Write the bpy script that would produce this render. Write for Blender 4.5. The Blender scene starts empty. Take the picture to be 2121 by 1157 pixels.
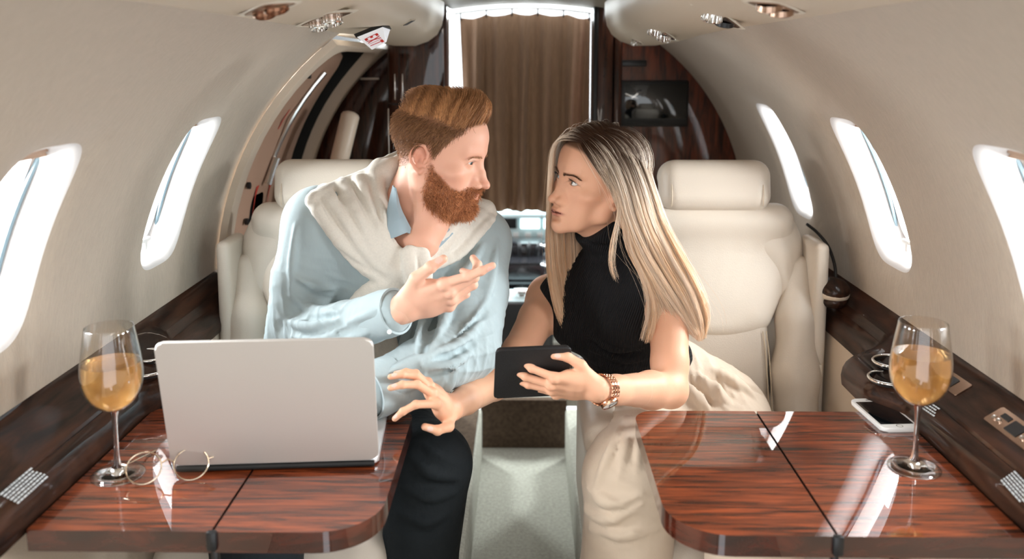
import bpy, bmesh, math, random
import numpy as np
from mathutils import Vector, Matrix

random.seed(7)
RNG = np.random.default_rng(7)
SC = bpy.context.scene
COL = SC.collection
R = math.radians

# ---------------------------------------------------------------- camera
CAM_Z, PITCH, YAW, FPX = 1.325, R(7.5), R(0.8), 1800.0
HY, VPX = 125.0, 1085.0
PY0 = HY + FPX * math.tan(PITCH)
cam_data = bpy.data.cameras.new('camera')
cam = bpy.data.objects.new('camera', cam_data)
COL.objects.link(cam)
cam.location = (0, 0, CAM_Z)
cam.rotation_euler = (math.pi / 2 - PITCH, 0, YAW)
cam_data.sensor_width = 36.0
cam_data.lens = FPX / 2121 * 36.0
cam_data.shift_y = (PY0 - 578.5) / 2121.0
cam_data.clip_start = 0.02
cam_data.dof.use_dof = True
cam_data.dof.focus_distance = 1.74
cam_data.dof.aperture_fstop = 3.0
SC.camera = cam
SC.cycles.transparent_max_bounces = 32
SC.cycles.max_bounces = 10

# ---------------------------------------------------------------- light and exposure
SC.view_settings.view_transform = 'Standard'
SC.view_settings.look = 'None'
SC.view_settings.gamma = 1.0
SC.view_settings.use_curve_mapping = False
SC.view_settings.exposure = 0.30
world = bpy.data.worlds.new('sky')
SC.world = world
world.use_nodes = True
bg = world.node_tree.nodes['Background']
bg.inputs['Color'].default_value = (0.93, 0.97, 1.0, 1)
bg.inputs['Strength'].default_value = 1.9


def area(name, loc, direction, sx, sy, power, color):
    l = bpy.data.lights.new(name, 'AREA')
    l.shape = 'RECTANGLE'
    l.size, l.size_y = sx, sy
    l.energy = power
    l.color = color
    o = bpy.data.objects.new(name, l)
    o.location = loc
    o.rotation_euler = Vector(direction).to_track_quat('-Z', 'Y').to_euler()
    COL.objects.link(o)
    return o


# daylight standing outside each cabin window
WIN_Y = (0.0, 0.6, 1.2, 1.8, 2.4)
for y in WIN_Y[1:]:
    for s in (-1, 1):
        if s < 0 and y > 2.0:
            continue
        area('daylight', (s * 1.02, y, 1.16), (-s, 0, -0.28), 0.34, 0.24, 20.0, (0.95, 0.98, 1.0))
# daylight of the flight deck windscreen
area('daylight', (0, 5.6, 1.45), (0, -1, -0.2), 2.4, 1.5, 110.0, (0.9, 0.98, 1.0))
for s in (-1, 1):
    area('daylight', (s * 0.95, 4.1, 1.25), (-s, 0.45, -0.45), 0.5, 0.35, 75.0, (0.86, 0.97, 1.0))
# the cabin's own ceiling wash lights, along both edges of the centre channel
for s in (-1, 1):
    area('ceiling_wash', (s * 0.16, 0.75, 1.475), (s * 0.1, 0.25, -1), 0.05, 1.6, 2.0, (1.0, 0.93, 0.84))


# ---------------------------------------------------------------- pixel ray -> point of the cabin
CW = np.array([0, 0, CAM_Z])
FW = np.array([0, math.cos(PITCH), -math.sin(PITCH)])
UP = np.array([0, math.sin(PITCH), math.cos(PITCH)])
EX = np.array([1.0, 0, 0])


def ray(px, py):
    return FW + UP * (PY0 - py) / FPX + EX * (px - VPX) / FPX


def at(px, py, d):
    return CW + ray(px, py) * d


def at_y(px, py, y):
    r = ray(px, py)
    return CW + r * (y / r[1])


def at_z(px, py, z):
    r = ray(px, py)
    return CW + r * ((z - CAM_Z) / r[2])


# ---------------------------------------------------------------- objects
def tag(o, label=None, cat=None, group=None, kind=None):
    if label: o['label'] = label
    if cat: o['category'] = cat
    if group: o['group'] = group
    if kind: o['kind'] = kind
    return o


def thing(name, label, cat, loc=(0, 0, 0), rot=(0, 0, 0), group=None):
    o = bpy.data.objects.new(name, None)
    o.empty_display_size = 0.05
    o.location = loc
    o.rotation_euler = rot
    COL.objects.link(o)
    return tag(o, label, cat, group)


def link_mesh(name, me, m=None, parent=None, smooth=True):
    o = bpy.data.objects.new(name, me)
    COL.objects.link(o)
    if m is not None:
        for k in (m if isinstance(m, (list, tuple)) else [m]):
            me.materials.append(k)
    if smooth is True:
        me.polygons.foreach_set('use_smooth', np.ones(len(me.polygons), dtype=bool))
    elif smooth:
        me.polygons.foreach_set('use_smooth', np.ones(len(me.polygons), dtype=bool))
        me.set_sharp_from_angle(angle=R(smooth))
    if smooth and len(me.polygons) < 4000:
        for p in me.polygons:
            if p.loop_total > 4: p.use_smooth = False
    if parent is not None:
        o.parent = parent
    return o


def np_mesh(name, V, Q):
    """vertices (n,3) and faces (m,3 or 4) to a mesh datablock"""
    V = np.ascontiguousarray(V, dtype=np.float32)
    Q = np.ascontiguousarray(Q, dtype=np.int32)
    me = bpy.data.meshes.new(name)
    n, k = Q.shape
    me.vertices.add(len(V)); me.vertices.foreach_set('co', V.ravel())
    me.loops.add(n * k); me.loops.foreach_set('vertex_index', Q.ravel())
    me.polygons.add(n)
    me.polygons.foreach_set('loop_start', np.arange(0, n * k, k, dtype=np.int32))
    me.polygons.foreach_set('loop_total', np.full(n, k, dtype=np.int32))
    me.update(calc_edges=True)
    me.validate()
    return me


def set_col(me, name, C):
    a = me.color_attributes.new(name, 'FLOAT_COLOR', 'POINT')
    C = np.asarray(C, dtype=np.float32)
    if C.shape[1] == 3:
        C = np.hstack([C, np.ones((len(C), 1), np.float32)])
    a.data.foreach_set('color', C.ravel())


class MB:
    """collects shapes in a bmesh"""
    def __init__(self): self.bm = bmesh.new()

    def box(self, c, s, bev=0.0, rot=None, seg=2):
        M = Matrix.Translation(c) @ (rot.to_4x4() if rot is not None else Matrix.Identity(4)) @ Matrix.Diagonal((*s, 1))
        b2 = bmesh.new()
        bmesh.ops.create_cube(b2, size=1.0, matrix=M)
        if bev > 0:
            bmesh.ops.bevel(b2, geom=b2.edges[:], offset=bev, segments=seg, profile=0.5, affect='EDGES', clamp_overlap=True)
        self._join(b2)
        return self

    def _join(self, b2):
        me = bpy.data.meshes.new('tmp'); b2.to_mesh(me); b2.free()
        self.bm.from_mesh(me); bpy.data.meshes.remove(me)

    def tube(self, pts, rad, n=10, cap=True, flat=1.0, nrm=None):
        pts = [Vector(p) for p in pts]
        rads = rad if hasattr(rad, '__len__') else [rad] * len(pts)
        rings = []
        T0 = (pts[1] - pts[0]).normalized()
        u = Vector(nrm) if nrm is not None else (T0.orthogonal())
        for i, p in enumerate(pts):
            a = pts[max(i - 1, 0)]; b = pts[min(i + 1, len(pts) - 1)]
            T = (b - a).normalized()
            u = (u - T * u.dot(T)).normalized()
            v = T.cross(u)
            rings.append([self.bm.verts.new(p + (u * math.cos(2 * math.pi * k / n) + v * math.sin(2 * math.pi * k / n) * flat) * rads[i]) for k in range(n)])
        for a, b in zip(rings, rings[1:]):
            for k in range(n):
                self.bm.faces.new((a[k], a[(k + 1) % n], b[(k + 1) % n], b[k]))
        if cap:
            self.bm.faces.new(rings[0][::-1]); self.bm.faces.new(rings[-1])
        return self

    def lathe(self, prof, c=(0, 0, 0), n=32, M=None):
        c = Vector(c)
        rings = []
        for r, z in prof:
            if r < 1e-6:
                p = Vector((0, 0, z)); rings.append([self.bm.verts.new((M @ p if M else p) + c)])
            else:
                ring = []
                for k in range(n):
                    p = Vector((r * math.cos(2 * math.pi * k / n), r * math.sin(2 * math.pi * k / n), z))
                    ring.append(self.bm.verts.new((M @ p if M else p) + c))
                rings.append(ring)
        for a, b in zip(rings, rings[1:]):
            for k in range(n):
                if len(a) == 1 and len(b) == 1: continue
                if len(a) == 1: self.bm.faces.new((a[0], b[(k + 1) % n], b[k]))
                elif len(b) == 1: self.bm.faces.new((a[k], a[(k + 1) % n], b[0]))
                else: self.bm.faces.new((a[k], a[(k + 1) % n], b[(k + 1) % n], b[k]))
        return self

    def prism(self, poly, h, M=None, bev=0.0, seg=2):
        """polygon in xy (closed, ccw), extruded from z=0 to z=h"""
        b2 = bmesh.new()
        lo = [b2.verts.new((x, y, 0)) for x, y in poly]
        hi = [b2.verts.new((x, y, h)) for x, y in poly]
        b2.faces.new(lo[::-1]); b2.faces.new(hi)
        n = len(poly)
        for i in range(n):
            b2.faces.new((lo[i], lo[(i + 1) % n], hi[(i + 1) % n], hi[i]))
        if bev > 0:
            es = [e for e in b2.edges if abs(e.verts[0].co.z - e.verts[1].co.z) < 1e-6]
            bmesh.ops.bevel(b2, geom=es, offset=bev, segments=seg, profile=0.5, affect='EDGES', clamp_overlap=True)
        if M is not None: bmesh.ops.transform(b2, matrix=M, verts=b2.verts)
        self._join(b2)
        return self

    def loft(self, rings, closed=True, cap=False):
        vs = [[self.bm.verts.new(p) for p in r] for r in rings]
        for a, b in zip(vs, vs[1:]):
            m = len(a)
            for k in range(m if closed else m - 1):
                self.bm.faces.new((a[k], a[(k + 1) % m], b[(k + 1) % m], b[k]))
        if cap:
            self.bm.faces.new(vs[0][::-1]); self.bm.faces.new(vs[-1])
        return self

    def build(self, name, m, parent=None, smooth=35, fix=True):
        if fix: bmesh.ops.recalc_face_normals(self.bm, faces=self.bm.faces[:])
        me = bpy.data.meshes.new(name)
        self.bm.to_mesh(me); self.bm.free()
        return link_mesh(name, me, m, parent, smooth)


def copy_tree(o, parent=None):
    c = o.copy(); COL.objects.link(c)
    if parent is not None:
        c.parent = parent
    for ch in list(o.children): copy_tree(ch, c)
    return c


def rrect(w, h, r, n=6):
    """rounded rectangle outline, centred, ccw"""
    out = []
    rs = r if hasattr(r, '__len__') else [r] * 4      # NE, NW, SW, SE
    for q, (sx, sy) in enumerate(((1, 1), (-1, 1), (-1, -1), (1, -1))):
        rr = rs[q]
        for i in range(n + 1):
            a = math.pi / 2 * (q + i / n)
            out.append((sx * (w / 2 - rr) + rr * math.cos(a), sy * (h / 2 - rr) + rr * math.sin(a)))
    return out


# ---------------------------------------------------------------- materials
def mat(name, color, rough=0.5, metal=0.0, spec=0.5, coat=0.0, sheen=0.0, sss=0.0, bump=None, vary=None, attr=None, emit=0.0, trans=0.0, ior=1.45, coat_rough=0.03):
    """bump=(scale, distance[, stretch xyz]); vary=(scale, amount[, stretch xyz])"""
    m = bpy.data.materials.new(name); m.use_nodes = True
    nt = m.node_tree; N = nt.nodes; L = nt.links
    b = N['Principled BSDF']
    c = (*color, 1)
    b.inputs['Base Color'].default_value = c
    b.inputs['Roughness'].default_value = rough
    b.inputs['Metallic'].default_value = metal
    b.inputs['Specular IOR Level'].default_value = spec
    b.inputs['Coat Weight'].default_value = coat
    b.inputs['Coat Roughness'].default_value = coat_rough
    b.inputs['Sheen Weight'].default_value = sheen
    b.inputs['Transmission Weight'].default_value = trans
    b.inputs['IOR'].default_value = ior
    if sss:
        b.inputs['Subsurface Weight'].default_value = sss
        b.inputs['Subsurface Radius'].default_value = (1.0, 0.35, 0.18)
        b.inputs['Subsurface Scale'].default_value = 0.006
    if emit:
        b.inputs['Emission Color'].default_value = c
        b.inputs['Emission Strength'].default_value = emit
    tc = N.new('ShaderNodeTexCoord')

    def noise(scale, stretch, detail=3):
        mp = N.new('ShaderNodeMapping'); mp.inputs['Scale'].default_value = stretch
        L.new(tc.outputs['Object'], mp.inputs['Vector'])
        n = N.new('ShaderNodeTexNoise'); n.inputs['Scale'].default_value = scale; n.inputs['Detail'].default_value = detail
        L.new(mp.outputs['Vector'], n.inputs['Vector'])
        return n.outputs['Fac']
    src = None
    if attr:
        a = N.new('ShaderNodeVertexColor'); a.layer_name = attr
        src = a.outputs['Color']
        L.new(src, b.inputs['Base Color'])
    if vary:
        f = noise(vary[0], vary[2] if len(vary) > 2 else (1, 1, 1), 4)
        mr = N.new('ShaderNodeMapRange')
        mr.inputs[1].default_value, mr.inputs[2].default_value = 0.3, 0.7
        mr.inputs[3].default_value, mr.inputs[4].default_value = 1 - vary[1], 1 + vary[1]
        L.new(f, mr.inputs[0])
        mx = N.new('ShaderNodeMix'); mx.data_type = 'RGBA'; mx.blend_type = 'MULTIPLY'; mx.inputs[0].default_value = 1
        if src is not None: L.new(src, mx.inputs[6])
        else: mx.inputs[6].default_value = c
        L.new(mr.outputs[0], mx.inputs[7]); L.new(mx.outputs[2], b.inputs['Base Color'])
    if bump:
        f = noise(bump[0], bump[2] if len(bump) > 2 else (1, 1, 1), 4)
        bp = N.new('ShaderNodeBump'); bp.inputs['Strength'].default_value = 1.0; bp.inputs['Distance'].default_value = bump[1]
        L.new(f, bp.inputs['Height']); L.new(bp.outputs['Normal'], b.inputs['Normal'])
    return m


def wood(name, dark, light, stretch, rough=0.12, coat=1.0, scale=6.0, vert=False):
    m = mat(name, dark, rough=rough, coat=coat, spec=0.08)
    nt = m.node_tree; N = nt.nodes; L = nt.links; b = N['Principled BSDF']; b.inputs['Coat IOR'].default_value = 1.75; b.inputs['Coat Roughness'].default_value = 0.012
    tc = N.new('ShaderNodeTexCoord'); mp = N.new('ShaderNodeMapping'); mp.inputs['Scale'].default_value = stretch
    L.new(tc.outputs['Object'], mp.inputs['Vector'])
    n1 = N.new('ShaderNodeTexNoise'); n1.inputs['Scale'].default_value = scale; n1.inputs['Detail'].default_value = 6; n1.inputs['Roughness'].default_value = 0.62
    n1.inputs['Distortion'].default_value = 0.6
    L.new(mp.outputs['Vector'], n1.inputs['Vector'])
    cr = N.new('ShaderNodeValToRGB'); e = cr.color_ramp.elements
    e[0].position, e[0].color = 0.36, (*dark, 1)
    e[1].position, e[1].color = 0.66, (*light, 1)
    k = cr.color_ramp.elements.new(0.5); k.color = tuple((a * .55 + c_ * .45) for a, c_ in zip(dark, light)) + (1,)
    L.new(n1.outputs['Fac'], cr.inputs['Fac']); L.new(cr.outputs['Color'], b.inputs['Base Color'])
    return m


def clear_glass(name, tint=(1, 1, 1), refl=1.0, base=0.05):
    m = bpy.data.materials.new(name); m.use_nodes = True
    nt = m.node_tree; N = nt.nodes; L = nt.links; N.clear()
    out = N.new('ShaderNodeOutputMaterial'); t = N.new('ShaderNodeBsdfTransparent'); t.inputs['Color'].default_value = (*tint, 1)
    g = N.new('ShaderNodeBsdfGlossy'); g.inputs['Roughness'].default_value = 0.02
    lw = N.new('ShaderNodeLayerWeight'); lw.inputs['Blend'].default_value = 0.5
    pw = N.new('ShaderNodeMath'); pw.operation = 'POWER'; pw.inputs[1].default_value = 4.0
    mu = N.new('ShaderNodeMath'); mu.operation = 'MULTIPLY_ADD'; mu.inputs[1].default_value = refl * 0.8; mu.inputs[2].default_value = base * refl; mu.use_clamp = True
    L.new(lw.outputs['Facing'], pw.inputs[0])
    mx = N.new('ShaderNodeMixShader')
    L.new(pw.outputs[0], mu.inputs[0]); L.new(mu.outputs[0], mx.inputs[0]); L.new(t.outputs[0], mx.inputs[1]); L.new(g.outputs[0], mx.inputs[2]); L.new(mx.outputs[0], out.inputs[0])
    return m


M = {}
M['white'] = mat('white_plastic', (0.82, 0.82, 0.81), 0.35)
M['cream_plastic'] = mat('cream_plastic', (0.72, 0.66, 0.56), 0.42)
M['tan_trim'] = mat('tan_trim', (0.66, 0.545, 0.43), 0.4, bump=(180, 0.0004))
M['black'] = mat('black_plastic', (0.012, 0.012, 0.013), 0.35)
M['rubber'] = mat('black_rubber', (0.01, 0.01, 0.01), 0.6)
M['chrome'] = mat('chrome', (0.75, 0.74, 0.72), 0.12, metal=1.0)
M['bronze'] = mat('bronze_metal', (0.45, 0.30, 0.22), 0.22, metal=1.0)
M['leather'] = mat('cream_leather', (0.60, 0.525, 0.44), 0.42, spec=0.4, bump=(420, 0.00035))
M['leather_perf'] = mat('perforated_leather', (0.56, 0.485, 0.405), 0.45, spec=0.4, bump=(520, 0.0008))
M['thread'] = mat('stitching', (0.55, 0.45, 0.33), 0.7)
M['fabric_wall'] = mat('wall_fabric', (0.41, 0.34, 0.27), 0.75, spec=0.25, sheen=0.15, bump=(150, 0.0014, (1.0, 2.6, 0.5)), vary=(70, 0.05, (1.0, 2.6, 0.5)))
M['soffit'] = mat('soffit_panel', (0.60, 0.51, 0.40), 0.45, spec=0.35)
M['ceiling'] = mat('ceiling_liner', (0.36, 0.33, 0.27), 0.6)
M['carpet_light'] = mat('light_carpet', (0.36, 0.345, 0.29), 0.95, spec=0.1, bump=(260, 0.004), vary=(90, 0.16))
M['carpet_brown'] = mat('brown_carpet', (0.085, 0.058, 0.04), 0.95, spec=0.1, bump=(240, 0.004), vary=(80, 0.25))
M['wood_table'] = wood('table_veneer', (0.014, 0.0026, 0.0010), (0.255, 0.050, 0.013), (1.1, 17.0, 6.0), rough=0.40, scale=6.0)
M['wood_edge'] = wood('table_edge', (0.018, 0.004, 0.002), (0.075, 0.014, 0.006), (2, 2, 8), rough=0.4, scale=6)
M['wood_dark'] = wood('dark_veneer', (0.010, 0.0052, 0.0038), (0.048, 0.019, 0.0105), (7.0, 1.0, 7.0), rough=0.45, scale=6, coat=0.28)
M['wood_bulk'] = wood('bulkhead_veneer', (0.012, 0.005, 0.004), (0.085, 0.024, 0.011), (13.0, 2.0, 1.0), rough=0.4, scale=6, coat=0.6)
M['wood_red'] = wood('red_veneer', (0.026, 0.008, 0.005), (0.16, 0.036, 0.015), (9.0, 2.0, 1.2), rough=0.4, scale=6, coat=0.6)
M['curtain'] = mat('brown_curtain', (0.37, 0.235, 0.15), 0.9, spec=0.1, sheen=0.2, bump=(700, 0.0006), vary=(300, 0.12, (1, 1, 0.1)))
M['pane'] = clear_glass('window_pane', (0.97, 0.99, 1.0), 0.6)
M['glass'] = clear_glass('clear_glass', (0.985, 0.985, 0.98), 1.5)
M['mauve'] = mat('door_liner', (0.40, 0.25, 0.175), 0.5)
M['red_mark'] = mat('red_marking', (0.45, 0.045, 0.03), 0.5)
M['screen'] = mat('dark_screen', (0.006, 0.008, 0.01), 0.05, spec=0.8, coat=0.6)


# ---------------------------------------------------------------- signed-distance sculpting
def nv(a):
    a = np.asarray(a, dtype=np.float64); return a / np.linalg.norm(a)


def frame_from(zaxis, xhint=(1, 0, 0)):
    """3x3 matrix whose columns are x,y,z with z along zaxis"""
    z = nv(zaxis); x = np.asarray(xhint, float); x = x - z * (x @ z)
    if np.linalg.norm(x) < 1e-6: x = np.array([0, 1.0, 0]) - z * z[1]
    x = nv(x); y = np.cross(z, x)
    return np.stack([x, y, z], 1)


class SDF:
    def __init__(self): self.p = []

    def add(self, f, lo, hi, k=0.0, op='u'):
        self.p.append((f, np.asarray(lo, np.float32), np.asarray(hi, np.float32), k, op)); return self

    def ell(self, c, r, k=0.01, op='u', rot=None):
        c = np.asarray(c, np.float32); r = np.asarray(r, np.float32) if hasattr(r, '__len__') else np.full(3, r, np.float32)
        Rm = None if rot is None else np.asarray(rot, np.float32)

        def f(P):
            q = P - c
            if Rm is not None: q = q @ Rm
            a = q / r; k0 = np.sqrt((a * a).sum(1)); b = a / r; k1 = np.sqrt((b * b).sum(1)) + 1e-9
            return k0 * (k0 - 1) / k1
        m = r.max()
        return self.add(f, c - m, c + m, k, op)

    def cap(self, a, b, ra, rb=None, k=0.01, op='u', flat=None):
        """tapered capsule; flat=(normal, factor) squashes its section along normal (factor<1 thinner)"""
        a = np.asarray(a, np.float32); b = np.asarray(b, np.float32); rb = ra if rb is None else rb
        ba = b - a; L2 = float(ba @ ba) + 1e-12
        if flat is not None:
            n = np.asarray(flat[0], float); t = nv(ba); n = n - t * (n @ t); n = nv(n).astype(np.float32); fac = flat[1]

        def f(P):
            q = P - a; t = np.clip(q @ ba / L2, 0, 1)
            d = q - t[:, None] * ba
            r = ra + t * (rb - ra)
            if flat is not None:
                dn = d @ n; s = np.sqrt(np.maximum((d * d).sum(1) - dn * dn, 0))
                k0 = np.sqrt((s / r) ** 2 + (dn / (r * fac)) ** 2) + 1e-9
                k1 = np.sqrt((s / r ** 2) ** 2 + (dn / (r * fac) ** 2) ** 2) + 1e-9
                return k0 * (k0 - 1) / k1
            return np.sqrt((d * d).sum(1)) - r
        m = max(ra, rb)
        return self.add(f, np.minimum(a, b) - m, np.maximum(a, b) + m, k, op)

    def chain(self, pts, rads, k=0.01, op='u', flat=None, kk=None):
        for i in range(len(pts) - 1):
            self.cap(pts[i], pts[i + 1], rads[i], rads[i + 1], k if (i == 0 or kk is None) else kk, op, flat)
        return self

    def rbox(self, c, s, r=0.01, k=0.01, op='u', rot=None):
        c = np.asarray(c, np.float32); h = np.asarray(s, np.float32) / 2 - r
        Rm = None if rot is None else np.asarray(rot, np.float32)

        def f(P):
            q = P - c
            if Rm is not None: q = q @ Rm
            q = np.abs(q) - h
            return np.sqrt((np.maximum(q, 0) ** 2).sum(1)) + np.minimum(q.max(1), 0) - r
        m = float(np.linalg.norm(np.asarray(s) / 2))
        return self.add(f, c - m, c + m, k, op)

    def plane(self, c, n, op='s', k=0.0):
        """removes (op 's') everything on the side n points to"""
        c = np.asarray(c, np.float32); n = nv(n).astype(np.float32)
        return self.add(lambda P: -((P - c) @ n), np.full(3, -9e3), np.full(3, 9e3), k, op)

    def ev(self, P, margin=0.02):
        D = np.full(len(P), 1.0, np.float32)
        for f, lo, hi, k, op in self.p:
            g = margin + k
            idx = np.nonzero(((P > lo - g) & (P < hi + g)).all(1))[0]
            if not len(idx): continue
            d = f(P[idx]).astype(np.float32); o = D[idx]
            if op == 's': d = -d
            if op == 'u':
                if k > 0:
                    h = np.maximum(k - np.abs(o - d), 0) / k
                    D[idx] = np.minimum(o, d) - h * h * k * 0.25
                else: D[idx] = np.minimum(o, d)
            else:
                if k > 0:
                    h = np.maximum(k - np.abs(o - d), 0) / k
                    D[idx] = np.maximum(o, d) + h * h * k * 0.25
                else: D[idx] = np.maximum(o, d)
        return D

    def bounds(self):
        lo = np.min([p[1] for p in self.p if p[4] == 'u'], 0); hi = np.max([p[2] for p in self.p if p[4] == 'u'], 0)
        return lo, hi

    def mesh(self, h, lo=None, hi=None, warp=None):
        """surface nets; returns V,Q. warp(P)->P bends the space the shapes are read in"""
        l0, h0 = self.bounds()
        lo = np.asarray(l0 if lo is None else lo, float) - 3 * h; hi = np.asarray(h0 if hi is None else hi, float) + 3 * h
        nc = np.ceil((hi - lo) / (4 * h)).astype(int)
        E = (lambda P: self.ev(warp(P), 16 * h)) if warp else (lambda P: self.ev(P, 16 * h))
        cc = np.stack(np.meshgrid(*[np.arange(n) for n in nc], indexing='ij'), -1).reshape(-1, 3)
        P = (lo + (cc + 0.5) * 4 * h).astype(np.float32)
        dc = E(P)
        act = np.abs(dc) < 4 * h * 1.35
        n = nc * 4
        D = np.repeat(np.repeat(np.repeat(np.where(dc < 0, -1.0, 1.0).astype(np.float32).reshape(nc), 4, 0), 4, 1), 4, 2)
        ca = cc[act]
        off = np.stack(np.meshgrid(*[np.arange(4)] * 3, indexing='ij'), -1).reshape(-1, 3)
        I = (ca[:, None, :] * 4 + off[None]).reshape(-1, 3)
        for s in range(0, len(I), 400000):
            J = I[s:s + 400000]
            D[J[:, 0], J[:, 1], J[:, 2]] = E((lo + (J + 0.5) * h).astype(np.float32))
        return nets(D, lo + 0.5 * h, h)


def nets(D, lo, h):
    B = D < 0
    c = np.zeros(tuple(s - 1 for s in D.shape), np.uint8)
    sl = [slice(0, -1), slice(1, None)]
    corners = [(i, j, k) for i in (0, 1) for j in (0, 1) for k in (0, 1)]
    for i, j, k in corners: c += B[sl[i], sl[j], sl[k]]
    A = np.argwhere((c > 0) & (c < 8))
    vals = {q: D[A[:, 0] + q[0], A[:, 1] + q[1], A[:, 2] + q[2]] for q in corners}
    acc = np.zeros((len(A), 3)); cnt = np.zeros(len(A))
    for q in corners:
        for ax in range(3):
            if q[ax] == 0:
                q2 = list(q); q2[ax] = 1; q2 = tuple(q2)
                a, b = vals[q], vals[q2]
                m = (a < 0) != (b < 0)
                t = np.where(m, a / np.where(m, a - b, 1), 0)
                p = np.tile(np.array(q, float), (len(A), 1)); p[:, ax] = t
                acc[m] += p[m]; cnt[m] += 1
    V = lo + (A + acc / cnt[:, None]) * h
    idx = np.full(c.shape, -1, np.int32); idx[A[:, 0], A[:, 1], A[:, 2]] = np.arange(len(A))
    Qs = []
    for ax in range(3):
        u, v = (ax + 1) % 3, (ax + 2) % 3
        s0 = [slice(1, -1)] * 3; s1 = [slice(1, -1)] * 3
        s0[ax] = slice(0, -1); s1[ax] = slice(1, None)
        b0, b1 = B[tuple(s0)], B[tuple(s1)]
        E_ = np.argwhere(b0 != b1)
        if not len(E_): continue
        inside0 = b0[E_[:, 0], E_[:, 1], E_[:, 2]]
        g = E_ + 1; g[:, ax] -= 1

        def at_(du, dv):
            t = g.copy(); t[:, u] += du; t[:, v] += dv
            return idx[t[:, 0], t[:, 1], t[:, 2]]
        q = np.stack([at_(-1, -1), at_(0, -1), at_(0, 0), at_(-1, 0)], 1)
        q[~inside0] = q[~inside0][:, ::-1]
        Qs.append(q)
    Q = np.vstack(Qs); Q = Q[(Q >= 0).all(1)]
    return V, Q


def join_vq(parts):
    V, Q, o = [], [], 0
    for v, q in parts:
        V.append(v); Q.append(q + o); o += len(v)
    return np.vstack(V), np.vstack(Q)


def smooth_vq(V, Q, it=1, lam=0.5):
    for _ in range(it):
        S = np.zeros_like(V); n = np.zeros(len(V))
        for a in range(4):
            for b in ((a + 1) % 4, (a + 3) % 4):
                np.add.at(S, Q[:, a], V[Q[:, b]]); np.add.at(n, Q[:, a], 1)
        V = V + lam * (S / np.maximum(n, 1)[:, None] - V)
    return V


def cubic(pts, n):
    """Catmull-Rom through pts (k,...) sampled at n points"""
    pts = np.asarray(pts, float); k = len(pts)
    e = np.concatenate([(2 * pts[0] - pts[1])[None], pts, (2 * pts[-1] - pts[-2])[None]])
    t = np.linspace(0, k - 1, n); i = np.minimum(t.astype(int), k - 2); f = (t - i).reshape((-1,) + (1,) * (pts.ndim - 1))
    p0, p1, p2, p3 = e[i], e[i + 1], e[i + 2], e[i + 3]
    return 0.5 * (2 * p1 + (p2 - p0) * f + (2 * p0 - 5 * p1 + 4 * p2 - p3) * f ** 2 + (3 * p1 - p0 - 3 * p2 + p3) * f ** 3)


def strand_mesh(name, P, rad, tint, m, parent=None, sides=3):
    """P (n,k,3) strand points, rad (k,) or (n,k), tint (n,k,3) colours"""
    n, k, _ = P.shape
    T = np.gradient(P, axis=1); T /= np.linalg.norm(T, axis=2, keepdims=True) + 1e-9
    a = RNG.normal(size=(n, 1, 3)); u = a - T * (a * T).sum(2, keepdims=True); u /= np.linalg.norm(u, axis=2, keepdims=True) + 1e-9
    v = np.cross(T, u)
    rad = np.broadcast_to(rad, (n, k))[:, :, None]
    ang = [2 * math.pi * s / sides for s in range(sides)]
    V = np.stack([P + (u * math.cos(t) + v * math.sin(t)) * rad for t in ang], 2).reshape(-1, 3)
    base = (np.arange(n)[:, None] * k + np.arange(k - 1)[None]) * sides
    Q = []
    for s in range(sides):
        s2 = (s + 1) % sides
        Q.append(np.stack([base + s, base + s2, base + sides + s2, base + sides + s], -1).reshape(-1, 4))
    me = np_mesh(name, V, np.vstack(Q))
    set_col(me, 'tint', np.repeat(tint.reshape(-1, 3), sides, 0))
    return link_mesh(name, me, m, parent)
# ---------------------------------------------------------------- cabin shell
from mathutils.bvhtree import BVHTree
RC, ZC = 0.782, 0.755
PHI0, PHI1 = R(-8), R(58)


def cyl(s, phi, y, depth=0.0):
    r = RC + depth
    return (s * r * math.cos(phi), y, ZC + r * math.sin(phi))


def bvh_of(o):
    bm = bmesh.new(); bm.from_mesh(o.data); t = BVHTree.FromBMesh(bm); bm.free(); return t


def hit(bvh, px, py):
    r = Vector(ray(px, py)).normalized()
    loc, nrm, _, _ = bvh.ray_cast(Vector(CW), r)
    if loc is None: return None, None
    if nrm.dot(r) > 0: nrm = -nrm
    return loc, nrm


def squircle(dx, dy, n):
    """unit superellipse point in direction (dx,dy)"""
    k = (abs(dx) ** n + abs(dy) ** n) ** (1 / n)
    return dx / k, dy / k


def rect_dirs(n):
    out = []
    for i in range(n): out.append((1, -1 + 2 * i / n))
    for i in range(n): out.append((1 - 2 * i / n, 1))
    for i in range(n): out.append((-1, 1 - 2 * i / n))
    for i in range(n): out.append((-1 + 2 * i / n, -1))
    return out


RING_N = 26
DIRS = rect_dirs(RING_N)


def panel_ring(s, yc, hy, pc, hp, scale, depth, n=4.5, asym=None):
    """closed loop on the cabin cylinder"""
    out = []
    for dx, dy in DIRS:
        u, v = squircle(dx, dy, n)
        out.append(cyl(s, pc + v * hp * scale, yc + u * hy * scale, depth))
    return out


def cell(mb, s, y0, y1, p0, p1, yc, hy, pc, hp, scale, n, steps=12, soft=0.010):
    """wall cell with a rounded opening; the surface sinks softly towards the rim"""
    hole = []
    for dx, dy in DIRS:
        u, v = squircle(dx, dy, n); hole.append((yc + u * hy * scale, pc + v * hp * scale))
    rect = [((y0 + y1) / 2 + dx * (y1 - y0) / 2, (p0 + p1) / 2 + dy * (p1 - p0) / 2) for dx, dy in DIRS]
    rings = []
    for i in range(steps + 1):
        t = (i / steps) ** 1.5
        dep = soft * max(0, 1 - t * 5) ** 2
        rings.append([cyl(s, a[1] + (b[1] - a[1]) * t, a[0] + (b[0] - a[0]) * t, dep) for a, b in zip(hole, rect)])
    mb.loft(rings)


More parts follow.
